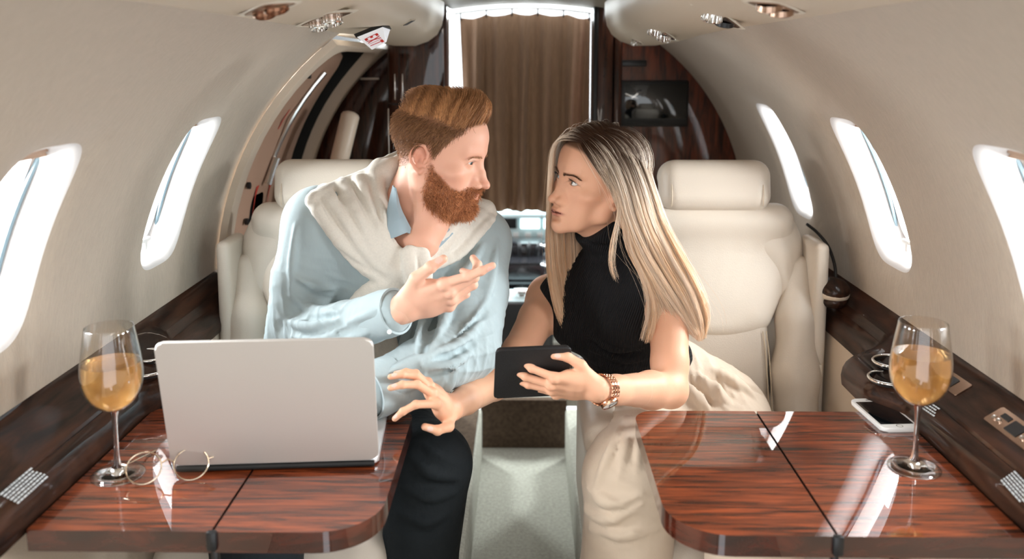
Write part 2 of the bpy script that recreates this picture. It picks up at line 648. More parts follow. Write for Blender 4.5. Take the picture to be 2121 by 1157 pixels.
def grid_wall(mb, s, y0, y1, p0, p1, ny=6, np_=26):
    rows = [[cyl(s, p0 + (p1 - p0) * j / np_, y0 + (y1 - y0) * i / ny) for j in range(np_ + 1)] for i in range(ny + 1)]
    mb.loft(rows, closed=False)


WPC, WHP, WHY, WSQ = R(22.4), R(11.3), 0.097, 4.0
M['blind'] = mat('pleated_blind', (0.40, 0.27, 0.19), 0.7, bump=(60, 0.002, (0, 0, 6)))
M['reveal'] = mat('window_reveal', (0.60, 0.575, 0.56), 0.4)
M['seal'] = mat('window_seal', (0.16, 0.22, 0.25), 0.3)
wn = [0]


def window(s, yc):
    wn[0] += 1
    o = bpy.data.objects.new('window_%d' % wn[0], None); COL.objects.link(o); tag(o, kind='structure')
    side = 'left' if s < 0 else 'right'
    tag(o, 'bright oval cabin window, %s along the %s wall' % ({0.0: 'nearest the rear', 0.6: 'second from the rear', 1.2: 'beside the wine glass', 1.8: 'beside the seat arm', 2.4: 'nearest the bulkhead'}[yc], side), 'window')
    f = MB()
    R_ = lambda sc, dep, n=WSQ: panel_ring(s, yc, WHY, WPC, WHP, sc, dep, n)
    f.loft([R_(1.10, 0.010), R_(1.07, 0.013), R_(1.03, 0.022), R_(1.0, 0.034), R_(0.97, 0.05), R_(0.95, 0.068), R_(0.90, 0.07), R_(0.885, 0.066), R_(0.87, 0.072), R_(0.86, 0.105)])
    f.build('frame', M['reveal'], o)
    p = MB(); c = p.bm.verts.new(cyl(s, WPC, yc, 0.098)); r = [p.bm.verts.new(q) for q in R_(0.875, 0.098)]
    for i in range(len(r)): p.bm.faces.new((r[i], r[(i + 1) % len(r)], c))
    p.build('pane', M['pane'], o)
    # pleated blind drawn up into the top of the opening, and its two dark guide slots
    b = MB()
    rows = []
    for i in range(9):
        ph = WPC + WHP * (0.98 - 0.22 * i / 8)
        hw = WHY * 0.90
        rows.append([cyl(s, ph, yc - hw + 2 * hw * j / 6, 0.050 + 0.004 * (i % 2)) for j in range(7)])
    b.loft(rows, closed=False)
    b.build('blind', M['blind'], o)
    for q in (-1, 1):
        g = MB()
        pts = [cyl(s, WPC + WHP * (-0.78 + 1.56 * i / 12), yc + q * WHY * 0.915, 0.062) for i in range(13)]
        g.tube(pts, 0.0045, 6)
        g.build('guide', M['seal'], o)
    h = MB()
    a = cyl(s, WPC - WHP * 0.80, yc, 0.048)
    h.box(a, (0.012, 0.05, 0.008), 0.003); h.box((a[0] - s * 0.002, a[1], a[2] - 0.010), (0.008, 0.010, 0.022), 0.003)
    h.build('blind_handle', M['white'], o)


def wall(s, name, yend, wins):
    mb = MB(); y = WIN_Y[0] - 0.3
    for yc in WIN_Y:
        if yc + 0.3 > yend + 1e-6 and yc not in wins:
            break
        cell(mb, s, yc - 0.3, yc + 0.3, PHI0, PHI1, yc, WHY, WPC, WHP, 1.10, WSQ)
        y = yc + 0.3
    if y < yend:
        grid_wall(mb, s, y, yend, PHI0, PHI1)
    bmesh.ops.remove_doubles(mb.bm, verts=mb.bm.verts[:], dist=1e-4)
    o = mb.build(name, M['fabric_wall'], smooth=True)
    tag(o, kind='structure')
    for yc in WIN_Y:
        if yc in wins: window(s, yc)
    return o


wall_r = wall(1, 'wall_right', 3.06, (0.0, 0.6, 1.2, 1.8, 2.4))
wall_l = wall(-1, 'wall_left', 2.16, (0.0, 0.6, 1.2, 1.8))

# ---- overhead soffits
PROF = [(0.50, 1.392), (0.46, 1.393), (0.40, 1.395), (0.34, 1.398), (0.30, 1.404), (0.272, 1.418), (0.257, 1.442), (0.250, 1.475), (0.248, 1.515)]
soffits = {}
for s, nm in ((-1, 'trim_1'), (1, 'trim_2')):
    rings = []
    ys = [-0.3, 0.3, 0.9, 1.5, 2.0, 2.3, 2.5, 2.6, 2.68, 2.75, 2.81, 2.86, 2.90, 2.93, 2.945]
    for y in ys:
        t = max(0, min(1, (y - 2.1) / 0.6)); t = t * t * (3 - 2 * t)
        e = max(0, (y - 2.72) / 0.226); k = math.sqrt(max(0, 1 - e * e))
        ring = []
        for i, (x, z) in enumerate(PROF):
            zz = z - 0.030 * t * math.exp(-((x - 0.36) / 0.10) ** 2)
            zz = 1.515 + (zz - 1.515) * (0.25 + 0.75 * k) if e > 0 else zz
            xx = x + (0.36 - x) * (1 - k) * 0.75 if e > 0 else x
            ring.append((s * xx, y, zz))
        rings.append(ring)
    mb = MB(); mb.loft(rings, closed=False)
    # close the nose
    vs = [mb.bm.verts.new(p) for p in rings[-1]]; mb.bm.faces.new(vs)
    bmesh.ops.remove_doubles(mb.bm, verts=mb.bm.verts[:], dist=1e-4)
    o = mb.build(nm, M['soffit'], smooth=50); tag(o, kind='structure')
    soffits[s] = bvh_of(o)

mb = MB()
rows = [[(x, y, 1.500 + 0.022 * (1 - (x / 0.27) ** 2)) for x in np.linspace(-0.27, 0.27, 13)] for y in (-0.3, 0.5, 1.2, 2.0, 2.6, 3.10)]
mb.loft(rows, closed=False)
tag(mb.build('ceiling', M['ceiling'], smooth=True), kind='structure')

# ---- floor: dropped aisle between two raised seat floors
fl = MB()
fl.box((0, 1.5, -0.23), (0.36, 3.6, 0.06))
tag(fl.build('floor', M['carpet_light']), kind='structure')
for s, nm in ((-1, 'trim_3'), (1, 'trim_4')):
    b = MB(); b.box((s * 0.475, 1.35, -0.10), (0.63, 3.7, 0.20), 0.012)
    tag(b.build(nm, M['carpet_light']), kind='structure')
b = MB(); b.box((0, 3.36, -0.10), (0.34, 0.16, 0.198)); tag(b.build('trim_5', M['carpet_brown']), kind='structure')
b = MB(); b.box((0, 3.62, -0.02), (1.4, 0.62, 0.04), 0.004); tag(b.build('trim_6', M['carpet_light']), kind='structure')
b = MB(); b.box((0, 3.93, 0.015), (1.4, 0.60, 0.035), 0.004); tag(b.build('trim_7', M['carpet_brown']), kind='structure')
b = MB(); b.box((0, 4.28, 0.035), (1.4, 1.20, 0.012), 0.003); tag(b.build('trim_8', M['carpet_light']), kind='structure')

b = MB(); b.box((-0.44, 2.93, 0.008), (0.54, 0.46, 0.018), 0.006); tag(b.build('trim_11', M['carpet_brown']), kind='structure')
# ---- side panels under the ledges
for s, nm in ((-1, 'baseboard_left'), (1, 'baseboard_right')):
    b = MB()
    rows = []
    for y in (-0.3, 1.5, 2.15 if s < 0 else 3.05):
        rows.append([(s * x, y, z) for x, z in ((0.775, 0.76), (0.735, 0.74), (0.725, 0.70), (0.715, 0.45), (0.70, 0.15), (0.69, 0.0))])
    b.loft(rows, closed=False)
    tag(b.build(nm, M['tan_trim'], smooth=40), kind='structure')


# ---- wooden side ledges
def ledge(s):
    def xin(y):
        if y < 1.46: return 0.0
        a = min(1, (y - 1.46) / 0.10) if y < 1.60 else 1.0
        a = a * a * (3 - 2 * a)
        c = max(0, min(1, (y - 1.66) / 0.09)); c = c * c * (3 - 2 * c)
        return 0.045 * a - (0.045 + 0.042) * c
    side = 'left' if s < 0 else 'right'
    L = thing('side_ledge', 'dark glossy wooden ledge running along the %s wall under the windows' % side, 'ledge', group=None)
    prof = [(0.780, 0.799), (0.776, 0.792), (0.768, 0.786), (0.740, 0.768), (0.706, 0.749), (0.703, 0.744), (0.699, 0.746), (0.690, 0.741), (0.681, 0.733), (0.675, 0.722), (0.672, 0.706), (0.674, 0.690), (0.690, 0.676), (0.730, 0.670)]
    rings = []
    ys = list(np.linspace(-0.3, 1.44, 8)) + list(np.linspace(1.46, 1.80, 30)) + [1.9, 2.05, 2.16 if s < 0 else 2.22]
    for y in ys:
        f = xin(y); r = []
        for x, z in prof:
            w = max(0, min(1, (0.745 - x) / 0.05))
            r.append((s * (x - f * w), y, z))
        rings.append(r)
    b = MB(); b.loft(rings, closed=False)
    o = b.build('ledge_top', M['wood_dark'], L, smooth=28)
    return L, bvh_of(o)


ledges = {s: ledge(s) for s in (-1, 1)}

# ---- left entry door set in its beige frame, between the wall and the bulkhead
d = bpy.data.objects.new('door_1', None); COL.objects.link(d)
tag(d, 'entry door with tan liner and red arrows behind the left seat', 'door', kind='structure')
DY0, DY1, DP0, DP1 = 2.14, 2.99, R(-45), R(53.0)
yc, hy, pc, hp = (DY0 + DY1) / 2, (DY1 - DY0) / 2, (DP0 + DP1) / 2, (DP1 - DP0) / 2
iy, ihy, ip, ihp = 2.590, 0.381, R(3.0), R(48)
f = MB()
rect = [cyl(-1, pc + dy * hp, yc + dx * hy, -0.004) for dx, dy in DIRS]


def iring(sc, dep, n=9):
    out = []
    for dx, dy in DIRS:
        u, v = squircle(dx, dy, n); out.append(cyl(-1, ip + v * ihp * sc, iy + u * ihy * sc, dep))
    return out


rect_b = [cyl(-1, pc + dy * hp, yc + dx * hy, -0.022) for dx, dy in DIRS]
f.loft([rect, rect_b, iring(1.03, -0.022), iring(1.0, -0.018), iring(0.985, -0.006), iring(0.982, 0.012), iring(0.981, 0.018)])
f.build('frame', M['tan_trim'], d, smooth=40)
f = MB(); f.loft([iring(0.981, 0.018), iring(0.98, 0.08)]); f.build('door_gap', M['rubber'], d, smooth=40)  # black skirt added so the dark door gap shows no sky
lin = MB()
rows = []
for i in range(17):
    ph = R(-40) + R(90) * i / 16
    rows.append([cyl(-1, ph, 2.18 + 0.82 * j / 6, 0.065) for j in range(7)])
lin.loft(rows, closed=False)
lin.build('door_back', M['rubber'], d, smooth=True)
lin = MB()


def lring(sc, dep):
    out = []
    for dx, dy in DIRS:
        u, v = squircle(dx, dy, 6); out.append(cyl(-1, R(4) + v * R(42.5) * sc, 2.555 + u * 0.315 * sc, dep))
    return out


lin.loft([lring(1.0, 0.06), lring(0.99, 0.036), lring(0.965, 0.030), lring(0.6, 0.030), lring(0.2, 0.030)])
lin.build('door_liner', M['mauve'], d, smooth=True)


def on_door(ph, y, dep=0.060): return cyl(-1, R(ph), y, dep - 0.036)


h = MB(); h.tube([on_door(42 - 24 * t, 2.60 - 0.035 * t, 0.052) for t in np.linspace(0, 1, 8)], 0.007, 8)
h.tube([on_door(21 - 6 * t, 2.567 - 0.01 * t, 0.045) for t in np.linspace(0, 1, 4)], 0.011, 8)
h.build('door_handle', M['chrome'], d)
for q, (y0, bow) in enumerate(((2.52, 0.06), (2.66, -0.05))):
    a = MB()
    L_, R__ = [], []
    for t in np.linspace(0, 1, 16):
        ph = 41 - 20 * t; y = 2.60 + (y0 - 2.60) * t - bow * math.sin(t * math.pi) * 0.45
        L_.append(on_door(ph, y - 0.006, 0.062)); R__.append(on_door(ph, y + 0.006, 0.062))
    a.loft([L_, R__], closed=False)
    ph = 20; y = y0
    v = [a.bm.verts.new(on_door(p_, y_, 0.062)) for p_, y_ in ((12.5, y - 0.004), (6, y - 0.02), (15, y - 0.02), (15, y + 0.012))]
    a.bm.faces.new((v[0], v[1], v[2])); a.bm.faces.new((v[0], v[2], v[3]))
    for k in range(3):
        for j in range(2):
            yy = y - 0.018 + 0.020 * j
            v = [a.bm.verts.new(on_door(p_, y_, 0.062)) for p_, y_ in ((16.4 + k * 1.3, yy), (17.3 + k * 1.3, yy), (17.3 + k * 1.3, yy + 0.014), (16.4 + k * 1.3, yy + 0.014))]
            a.bm.faces.new(v)
    a.build('arrow_mark', M['red_mark'], d, smooth=False, fix=False)
for ph, y in ((36, 2.62), (41, 2.45), (16, 2.40), (8, 2.44)):
    k = MB(); k.lathe([(0, 0.0), (0.010, 0.0), (0.010, 0.008), (0, 0.008)], on_door(ph, y, 0.060), 12, Matrix.Rotation(math.pi / 2, 3, 'Y'))
    k.build('latch_stud', M['black'], d)


mb = MB(); mb.loft([[cyl(-1, R(-45 + 99 * i / 20), y_, -0.004) for i in range(21)] for y_ in (2.985, 3.07)], closed=False)
tag(mb.build('trim_12', M['wood_bulk'], smooth=True), kind='structure')  # dark filler added against light leaking between door frame and bulkhead
# ---- bulkhead either side of the flight deck doorway
def bulk(mb, x0, x1, y, th, zb=-0.2, n=22, rad=0.79):
    for yy in (y, y + th):
        rows = []
        for x in np.linspace(x0, x1, n):
            zt = min(1.53, ZC + math.sqrt(max(1e-5, rad * rad - x * x)))
            rows.append([(x, yy, zb + (zt - zb) * j / 4) for j in range(5)])
        mb.loft(rows, closed=False)
    for x in (x0, x1):
        zt = min(1.53, ZC + math.sqrt(max(1e-5, rad * rad - x * x)))
        mb.loft([[(x, y, zb), (x, y, zt)], [(x, y + th, zb), (x, y + th, zt)]], closed=False)


b = MB(); bulk(b, 0.255, 0.785, 3.06, 0.04)
tag(b.build('wall_front_right', M['wood_red'], smooth=30), kind='structure')
b = MB(); bulk(b, -0.785, -0.255, 3.06, 0.04)
tag(b.build('wall_front_left', M['wood_bulk'], smooth=30), kind='structure')
b = MB(); b.box((0.272, 3.03, 0.66), (0.062, 0.08, 1.70), 0.008); b.box((0.322, 3.035, 0.66), (0.030, 0.06, 1.70), 0.012)
tag(b.build('trim_9', M['wood_bulk'], smooth=30), kind='structure')
b = MB(); b.box((0.243, 3.04, 0.66), (0.016, 0.12, 1.70), 0.004)
tag(b.build('trim_10', M['black']), kind='structure')

# tall wooden cabinet standing left of the doorway
cab = thing('corner_cabinet', 'tall dark glossy wooden cabinet left of the curtained doorway', 'cabinet', (-0.35, 2.94, -0.2))
for nm, z0, z1, w in (('lower_body', 0.0, 1.38, 0.205), ('upper_body', 1.386, 1.70, 0.200)):
    c = MB(); c.prism(rrect(w, 0.21, [0.012, 0.012, 0.05, 0.012], 6), z1 - z0, Matrix.Translation((0, 0, z0)))
    c.build(nm, M['wood_bulk'], cab, smooth=30)
c = MB()
for dx in (-0.070, -0.045): c.box((dx, -0.108, 1.44), (0.005, 0.006, 0.085), 0.002)  # chrome slivers standing in for reflection lines on the glossy wood
c.build('reflect_line', M['chrome'], cab)
c = MB(); c.box((-0.094, -0.100, 1.17), (0.004, 0.006, 0.40), 0.0015)  # bright shiny line of the glossy corner, put in as chrome
c.build('edge_shine', M['chrome'], cab)

# padded tan grab post by the entry
g = thing('grab_post', 'tan padded grab post in front of the dark entry panel', 'post', tuple(at(702, 330, 2.72)))
p0 = np.array(g.location)
c = MB(); top = at(724, 240, 2.72) - p0
pts = [tuple(np.array([-0.075, 0, -0.36])), tuple(top * 0 + np.array([0, 0, 0.0])), tuple(top)]
c.tube([pts[0], pts[1], pts[2], tuple(top * 1.06), tuple(top * 1.1)], [0.029, 0.029, 0.029, 0.024, 0.010], 20)
c.build('pad', M['tan_trim'], g, smooth=50)
# slim placard on the dark panel
pl = MB(); a = at_y(764, 163, 3.055); pl.box((a[0], 3.056, a[2]), (0.066, 0.004, 0.007), 0.001)
tag(pl.build('placard', M['tan_trim']), 'thin pale placard strip on the dark panel above the grab post', 'placard')

# monitor and slot on the right bulkhead
mo = thing('wall_monitor', 'black glossy flat monitor on the reddish wooden bulkhead', 'monitor')
c0 = at_y(1351, 214, 3.05)
b = MB(); b.box((c0[0], 3.045, c0[2]), (0.242, 0.03, 0.160), 0.006); b.build('bezel', M['black'], mo)
b = MB(); b.box((c0[0] + 0.006, 3.0285, c0[2] + 0.008), (0.212, 0.002, 0.118), 0.0005); b.build('screen', M['screen'], mo)
b = MB(); b.box((c0[0] - 0.03, 3.0285, c0[2] - 0.064), (0.13, 0.002, 0.012), 0.0005); b.build('control_strip', M['rubber'], mo)
a = at_y(1307, 131, 3.05)
b = MB(); b.box((a[0], 3.056, a[2]), (0.105, 0.010, 0.022), 0.003)
tag(b.build('wall_slot', M['black']), 'narrow black slot in the wood above the monitor', 'slot')

# ---- curtain across the doorway, on a rail with clips
cu = thing('curtain', 'brown gathered curtain closing the flight deck doorway', 'curtain', (0, 3.16, 0))
NX, NZ = 150, 40
rows = []
for j in range(NZ + 1):
    v = j / NZ; row = []
    for i in range(NX + 1):
        u = i / NX
        top = 1.477 + 0.018 * (1 - (2 * u - 1) ** 2) - 0.010 * abs(math.sin(u * math.pi * 5))
        z = top + (0.775 - top) * v
        x0 = -0.232 + 0.012 * v; x1 = 0.243 - 0.004 * v
        x = x0 + (x1 - x0) * u + 0.006 * math.sin(u * 17 + v * 2)
        amp = 0.010 + 0.010 * v
        y = amp * (math.sin(u * 2 * math.pi * 5.2 + 0.8 * math.sin(v * 2.5) + 1.7 * u + 3.2 * v * (0.9 - u)) + 0.5 * math.sin(u * 2 * math.pi * 11.3 + v * 1.2 + 2))
        row.append((x, y, z))
    rows.append(row)
b = MB(); b.loft(rows, closed=False); b.build('cloth', M['curtain'], cu, smooth=True)
b = MB(); b.tube([(x, 0.0, 1.492 + 0.018 * (1 - (x / 0.24) ** 2)) for x in np.linspace(-0.25, 0.25, 12)], 0.004, 6); b.build('rail', M['chrome'], cu)
for k in range(6):
    x = -0.228 + 0.46 * k / 5
    b = MB(); b.box((x, 0, 1.478 + 0.018 * (1 - (x / 0.24) ** 2)), (0.005, 0.006, 0.026), 0.001); b.build('hook', M['black'], cu)

# ---- flight deck glimpsed under the curtain
ip_ = thing('instrument_panel', 'pale instrument panel with screens seen below the curtain', 'instrument panel', (0, 4.25, 0))
M['panel_grey'] = mat('panel_grey', (0.58, 0.72, 0.74), 0.5)
M['panel_lit'] = mat('lit_display', (0.75, 0.95, 0.97), 0.3, emit=1.8)
b = MB(); b.box((0.03, 0.05, 0.300), (1.1, 0.10, 0.52), 0.01); b.build('fascia', M['panel_grey'], ip_)
b = MB(); b.box((0.03, 0.0, 0.585), (1.16, 0.20, 0.045), 0.02); b.build('glare_shield', M['panel_grey'], ip_)
rr = random.Random(4)
for i in range(5):
    x = -0.20 + 0.115 * i
    b = MB(); b.box((x, -0.004, 0.525), (0.095, 0.012, 0.055), 0.004); b.build('display', M['panel_lit'] if i % 2 == 0 or i == 3 else M['black'], ip_)
for i in range(9):
    for j in range(2):
        if rr.random() < 0.8:
            b = MB(); b.box((-0.20 + i * 0.056, -0.004, 0.385 + j * 0.035), (0.034, 0.012, 0.020), 0.003); b.build('switch', M['black'], ip_)
for i in range(9):
    b = MB(); b.box((-0.22 + i * 0.06, -0.006, 0.468), (0.030, 0.012, 0.022), 0.004); b.build('gauge', M['white'], ip_)
# throttle quadrant: black hump
M['gloss_black'] = mat('gloss_black', (0.012, 0.012, 0.014), 0.18, coat=0.6)
b0 = None
q = thing('throttle_quadrant', 'rounded black glossy quadrant between the flight deck seats', 'quadrant', (0.0, 3.98, 0.04))
c0 = at(1082, 535, 4.08) - np.array([0, 0, 0.04])
b = MB(); b.prism(rrect(0.27, 0.36, 0.06, 6), 0.10, Matrix.Translation((0.0, 0.10, c0[2] - 0.10)), 0.04, 5)
b.prism(rrect(0.25, 0.16, 0.05, 6), 0.07, Matrix.Translation((0.0, 0.15, c0[2] - 0.01)), 0.03, 5)
b.box((0, 0.12, (c0[2] - 0.06) / 2), (0.22, 0.26, c0[2] - 0.06), 0.01)
b.build('hood', M['gloss_black'], q, smooth=50)
b = MB()
for k in range(4): b.tube([(-0.06 + k * 0.04, 0.06, c0[2] - 0.02), (-0.065 + k * 0.045, 0.04, c0[2] + 0.07)], 0.007, 8)
b.build('lever', M['black'], q)
pd = thing('center_pedestal', 'black pedestal with round silver cap at the flight deck entrance', 'pedestal', (0, 3.74, 0.0))
t0 = at(1080, 618, 3.78)
pd.location = (t0[0], 3.74, 0.04)
b = MB(); b.prism([(-0.14, -0.02), (-0.09, -0.10), (0.09, -0.10), (0.14, -0.02), (0.14, 0.12), (-0.14, 0.12)], t0[2] - 0.05, None, 0.012, 3)
b.build('pedestal_body', M['black'], pd, smooth=40)
b = MB(); b.prism([(-0.125, -0.01), (-0.08, -0.085), (0.08, -0.085), (0.125, -0.01), (0.125, 0.11), (-0.125, 0.11)], 0.006, Matrix.Translation((0, 0, t0[2] - 0.0505)), 0.003)
b.build('top_plate', M['panel_grey'], pd)
b = MB(); b.lathe([(0, 0), (0.030, 0), (0.030, 0.02), (0.040, 0.028), (0.040, 0.036), (0.034, 0.041), (0, 0.043)], (0.002, -0.02, t0[2] - 0.046), 28)
b.build('knob', M['chrome'], pd, smooth=40)
for s in (-1, 1):
    fs = thing('flight_seat', 'dark flight deck seat partly visible %s of the pedestal' % ('left' if s < 0 else 'right'), 'seat', (s * 0.36, 4.0, 0.042))
    b = MB(); b.prism(rrect(0.34, 0.36, 0.05), 0.12, Matrix.Translation((0, 0, 0.22)), 0.04, 4); b.build('cushion', M['black'], fs, smooth=50)
    b = MB(); b.prism(rrect(0.34, 0.10, 0.04), 0.50, Matrix.Translation((0, -0.19, 0.30)), 0.03, 4); b.build('backrest', M['black'], fs, smooth=50)
    b = MB(); b.box((0, 0, 0.11), (0.24, 0.26, 0.22), 0.02); b.build('base', M['rubber'], fs)
# ---------------------------------------------------------------- the two cream leather club seats facing the camera
def sdf_obj(S, h, name, m, parent=None, it=1, mir=1, warp=None):
    V, Q = S.mesh(h, warp=warp)
    if it: V = smooth_vq(V, Q, it)
    if mir < 0: V = V * np.array([-1, 1, 1]); Q = Q[:, ::-1]
    return link_mesh(name, np_mesh(name, V, Q), m, parent)


def make_seat(s, label, x, y, arm=-0.272, armz=0.60):
    root = thing('club_seat', label, 'seat', (x, y, 0.0), group='cream club seats')
    rec = R(11)
    # local frame: z up, front is -y, +x is the outboard side
    tilt = np.array([[1, 0, 0], [0, math.cos(rec), -math.sin(rec)], [0, math.sin(rec), math.cos(rec)]]) @ np.eye(3)
    rx = np.array([[1, 0, 0], [0, math.cos(-rec), -math.sin(-rec)], [0, math.sin(-rec), math.cos(-rec)]])

    def bk(px, py, pz):         # point of the reclined back: origin at hip hinge (z 0.46)
        return np.array([0, 0.02, 0.46]) + rx @ np.array([px, py, pz])
    B = SDF()
    B.rbox(bk(0.0, 0.06, 0.20), (0.448, 0.13, 0.56), 0.06, 0.0, rot=rx)
    B.rbox(bk(0.0, 0.06, 0.40), (0.40, 0.12, 0.27), 0.055, 0.06, rot=rx)
    B.ell(bk(0.0, 0.01, 0.22), (0.16, 0.05, 0.24), 0.06, 's')
    sdf_obj(B, 0.007, 'backrest', M['leather'], root, 1, s)
    U = SDF()       # upper yoke cushion, a shield with a rounded lower edge
    for a in np.linspace(-1, 1, 9):
        U.cap(bk(a * 0.182, 0.018 + 0.014 * a * a, 0.42), bk(a * 0.105, 0.006, 0.265 - 0.02 * (1 - a * a)), 0.036, 0.032, 0.03, flat=((0, 1, 0), 0.8))
    U.cap(bk(-0.150, 0.015, 0.49), bk(0.150, 0.015, 0.49), 0.045, 0.045, 0.04)
    sdf_obj(U, 0.006, 'upper_cushion', M['leather'], root, 2, s)
    C = SDF()
    C.rbox(bk(0.0, 0.018, 0.12), (0.255, 0.075, 0.34), 0.035, 0.0, rot=rx)
    sdf_obj(C, 0.007, 'lumbar_cushion', M['leather_perf'], root, 1, s)
    for q in (-1, 1):
        W = SDF()
        W.chain([bk(q * 0.185, -0.012, -0.02), bk(q * 0.187, -0.006, 0.13), bk(q * 0.195, 0.0, 0.26), bk(q * 0.205, 0.014, 0.38)], [0.050, 0.052, 0.045, 0.030], 0.03)
        sdf_obj(W, 0.007, 'side_bolster', M['leather'], root, 1, s)
        st = MB()
        pts = cubic([bk(q * 0.122, -0.0205, -0.03), bk(q * 0.122, -0.0208, 0.08), bk(q * 0.118, -0.0205, 0.17), bk(q * 0.112, -0.020, 0.23)], 20)
        for dx in (-0.004, 0.004): st.tube([(s * (p[0] + dx), p[1], p[2]) for p in pts], 0.0014, 5)
        st.build('stitching', M['thread'], root)
    H = SDF()
    H.rbox(bk(0, 0.005, 0.575), (0.268, 0.100, 0.126), 0.040, 0.0, rot=rx)
    H.cap(bk(-0.14, 0.03, 0.565), bk(-0.11, 0.03, 0.565), 0.024, 0.024, 0.006, 's')
    H.cap(bk(0.14, 0.03, 0.565), bk(0.11, 0.03, 0.565), 0.024, 0.024, 0.006, 's')
    hr = sdf_obj(H, 0.005, 'headrest', M['leather'], root, 2, s)
    for q in (-1, 1):
        st = MB(); pts = [bk(q * 0.108, -0.0495 + 0.11 * t * t * 0.3 + 0.012 * abs(2 * t - 1) ** 3, 0.525 + 0.105 * t) for t in np.linspace(0, 1, 10)]
        st.tube([(s * p[0], p[1], p[2]) for p in pts], 0.0012, 5); st.build('headrest_stitching', M['thread'], hr)
    # strap and buckle beside the headrest (inboard side)
    k = MB(); k.tube([(s * p[0], p[1], p[2]) for p in (bk(-0.128, 0.02, 0.545), bk(-0.150, 0.01, 0.520), bk(-0.146, 0.0, 0.485), bk(-0.132, 0.01, 0.468))], [0.010, 0.014, 0.013, 0.008], 12, flat=0.5)
    k.build('strap', M['leather'], root, smooth=60)
    # cushions and arms
    K = SDF(); K.rbox((0, -0.225, 0.385), (0.43, 0.50, 0.13), 0.05); K.cap((-0.16, -0.455, 0.375), (0.16, -0.455, 0.375), 0.055, 0.055, 0.05)
    sdf_obj(K, 0.009, 'seat_cushion', M['leather'], root, 1, s)
    O = MB(); O.prism(rrect(0.034, 0.13, [0.015] * 4, 4), 0.66, Matrix.Translation((s * 0.234, 0.085, 0.245)), 0.018, 3)
    O.build('outer_arm', M['leather'], root, smooth=50)
    la = MB(); la.box((s * 0.234, 0.016, 0.60), (0.014, 0.010, 0.040), 0.004); la.build('latch', M['cream_plastic'], root)
    A = SDF()
    A.rbox((arm, -0.16, armz), (0.085, 0.46, 0.075), 0.033)
    A.rbox((arm + 0.004, -0.13, armz - 0.16), (0.070, 0.40, 0.30), 0.033, 0.02)
    sdf_obj(A, 0.007, 'inner_arm', M['leather'], root, 1, s)
    bu = MB(); bu.box((s * -0.205, -0.20, 0.50), (0.020, 0.05, 0.035), 0.006); bu.build('belt_buckle', M['cream_plastic'], root)
    sh = MB(); sh.prism(rrect(0.44, 0.40, 0.05), 0.32, Matrix.Translation((0, -0.20, 0.0)), 0.01)
    sh.build('seat_base', M['tan_trim'], root, smooth=40)
    return root


seat_r = make_seat(1, 'cream leather seat behind the blonde woman', 0.458, 1.955, -0.300)
seat_l = make_seat(-1, 'cream leather seat behind the bearded man', -0.470, 1.955, -0.215, 0.585)
# ---------------------------------------------------------------- fold-out tables
TZ = 0.70


def table(s, label):
    y0, y1, xo, xi, xs = 1.085, 1.500, 0.668, 0.197, 0.417
    root = thing('folding_table', label, 'table', (s * (xo + xi) / 2, (y0 + y1) / 2, TZ), group='glossy folding tables')
    cx, cy = (xo + xi) / 2, (y0 + y1) / 2

    def outline(a, b, rs):
        w = abs(b - a); pts = rrect(w, y1 - y0, rs, 10)
        return [((a + b) / 2 - cx + p[0], p[1]) for p in pts]
    th = 0.030
    o1 = outline(xs + 0.002, xo, [0.002, 0.002, 0.002, 0.002])
    o2 = outline(xi, xs - 0.002, [0.002, 0.040, 0.085, 0.002])
    for nm, o in (('outer_leaf', o1), ('inner_leaf', o2)):
        if s < 0: o = [(-p[0], p[1]) for p in o][::-1]
        b = MB(); b.prism(o, th, Matrix.Translation((0, 0, -th)), 0.0045, 4)
        me_o = b.build(nm, [M['wood_table'], M['wood_edge']], root, smooth=40)
        for p in me_o.data.polygons:
            if p.normal.z < 0.6: p.material_index = 1
    # dark inlay band along the free edges of the inner leaf
    h = MB(); h.box((s * (xs - cx), -(y1 - y0) / 2 - 0.001, -0.012), (0.014, 0.010, 0.028), 0.003)
    h.box((s * (xs - cx), -(y1 - y0) / 2 + 0.010, -0.042), (0.010, 0.012, 0.03), 0.003)
    h.build('front_hinge', M['black'], root)
    h = MB(); h.box((s * (xs - cx), 0, -0.012), (0.0036, y1 - y0 - 0.004, 0.016)); h.build('hinge_strip', M['rubber'], root)
    a = MB(); a.box((s * (xo - cx - 0.05), 0.0, -0.047), (0.10, 0.30, 0.030), 0.006); a.box((s * (xo - cx - 0.20), 0.02, -0.043), (0.36, 0.05, 0.022), 0.005)
    a.build('support_arm', M['black'], root)
    return root


tab_r = table(1, 'glossy red wooden table before the woman, holding wine glass and phone')
tab_l = table(-1, 'glossy red wooden table before the man, holding laptop and wine glass')

# ---------------------------------------------------------------- laptop
M['alu'] = mat('laptop_aluminium', (0.60, 0.56, 0.52), 0.42, metal=0.35)
M['alu_base'] = mat('laptop_base_aluminium', (0.80, 0.80, 0.80), 0.35, metal=0.6)
lp = thing('laptop', 'open silver laptop, lid back to the viewer, on the left table', 'laptop', (-0.381, 1.262, TZ), (0, 0, R(4.5)))
b = MB(); b.prism(rrect(0.312, 0.215, 0.012), 0.011, Matrix.Translation((0, 0.113, 0.002)), 0.003, 3)
b.build('keyboard_base', M['alu_base'], lp, smooth=40)
b = MB()
for i in range(13):
    for j in range(5): b.box((-0.126 + i * 0.021, 0.125 + j * 0.0195 - 0.03, 0.0135), (0.017, 0.0155, 0.0016), 0.0005)
o = b.build('keyboard', M['black'], lp); tag(o, kind='stuff')
b = MB(); b.box((0, 0.185, 0.0133), (0.10, 0.056, 0.0008)); b.build('trackpad', M['alu'], lp)
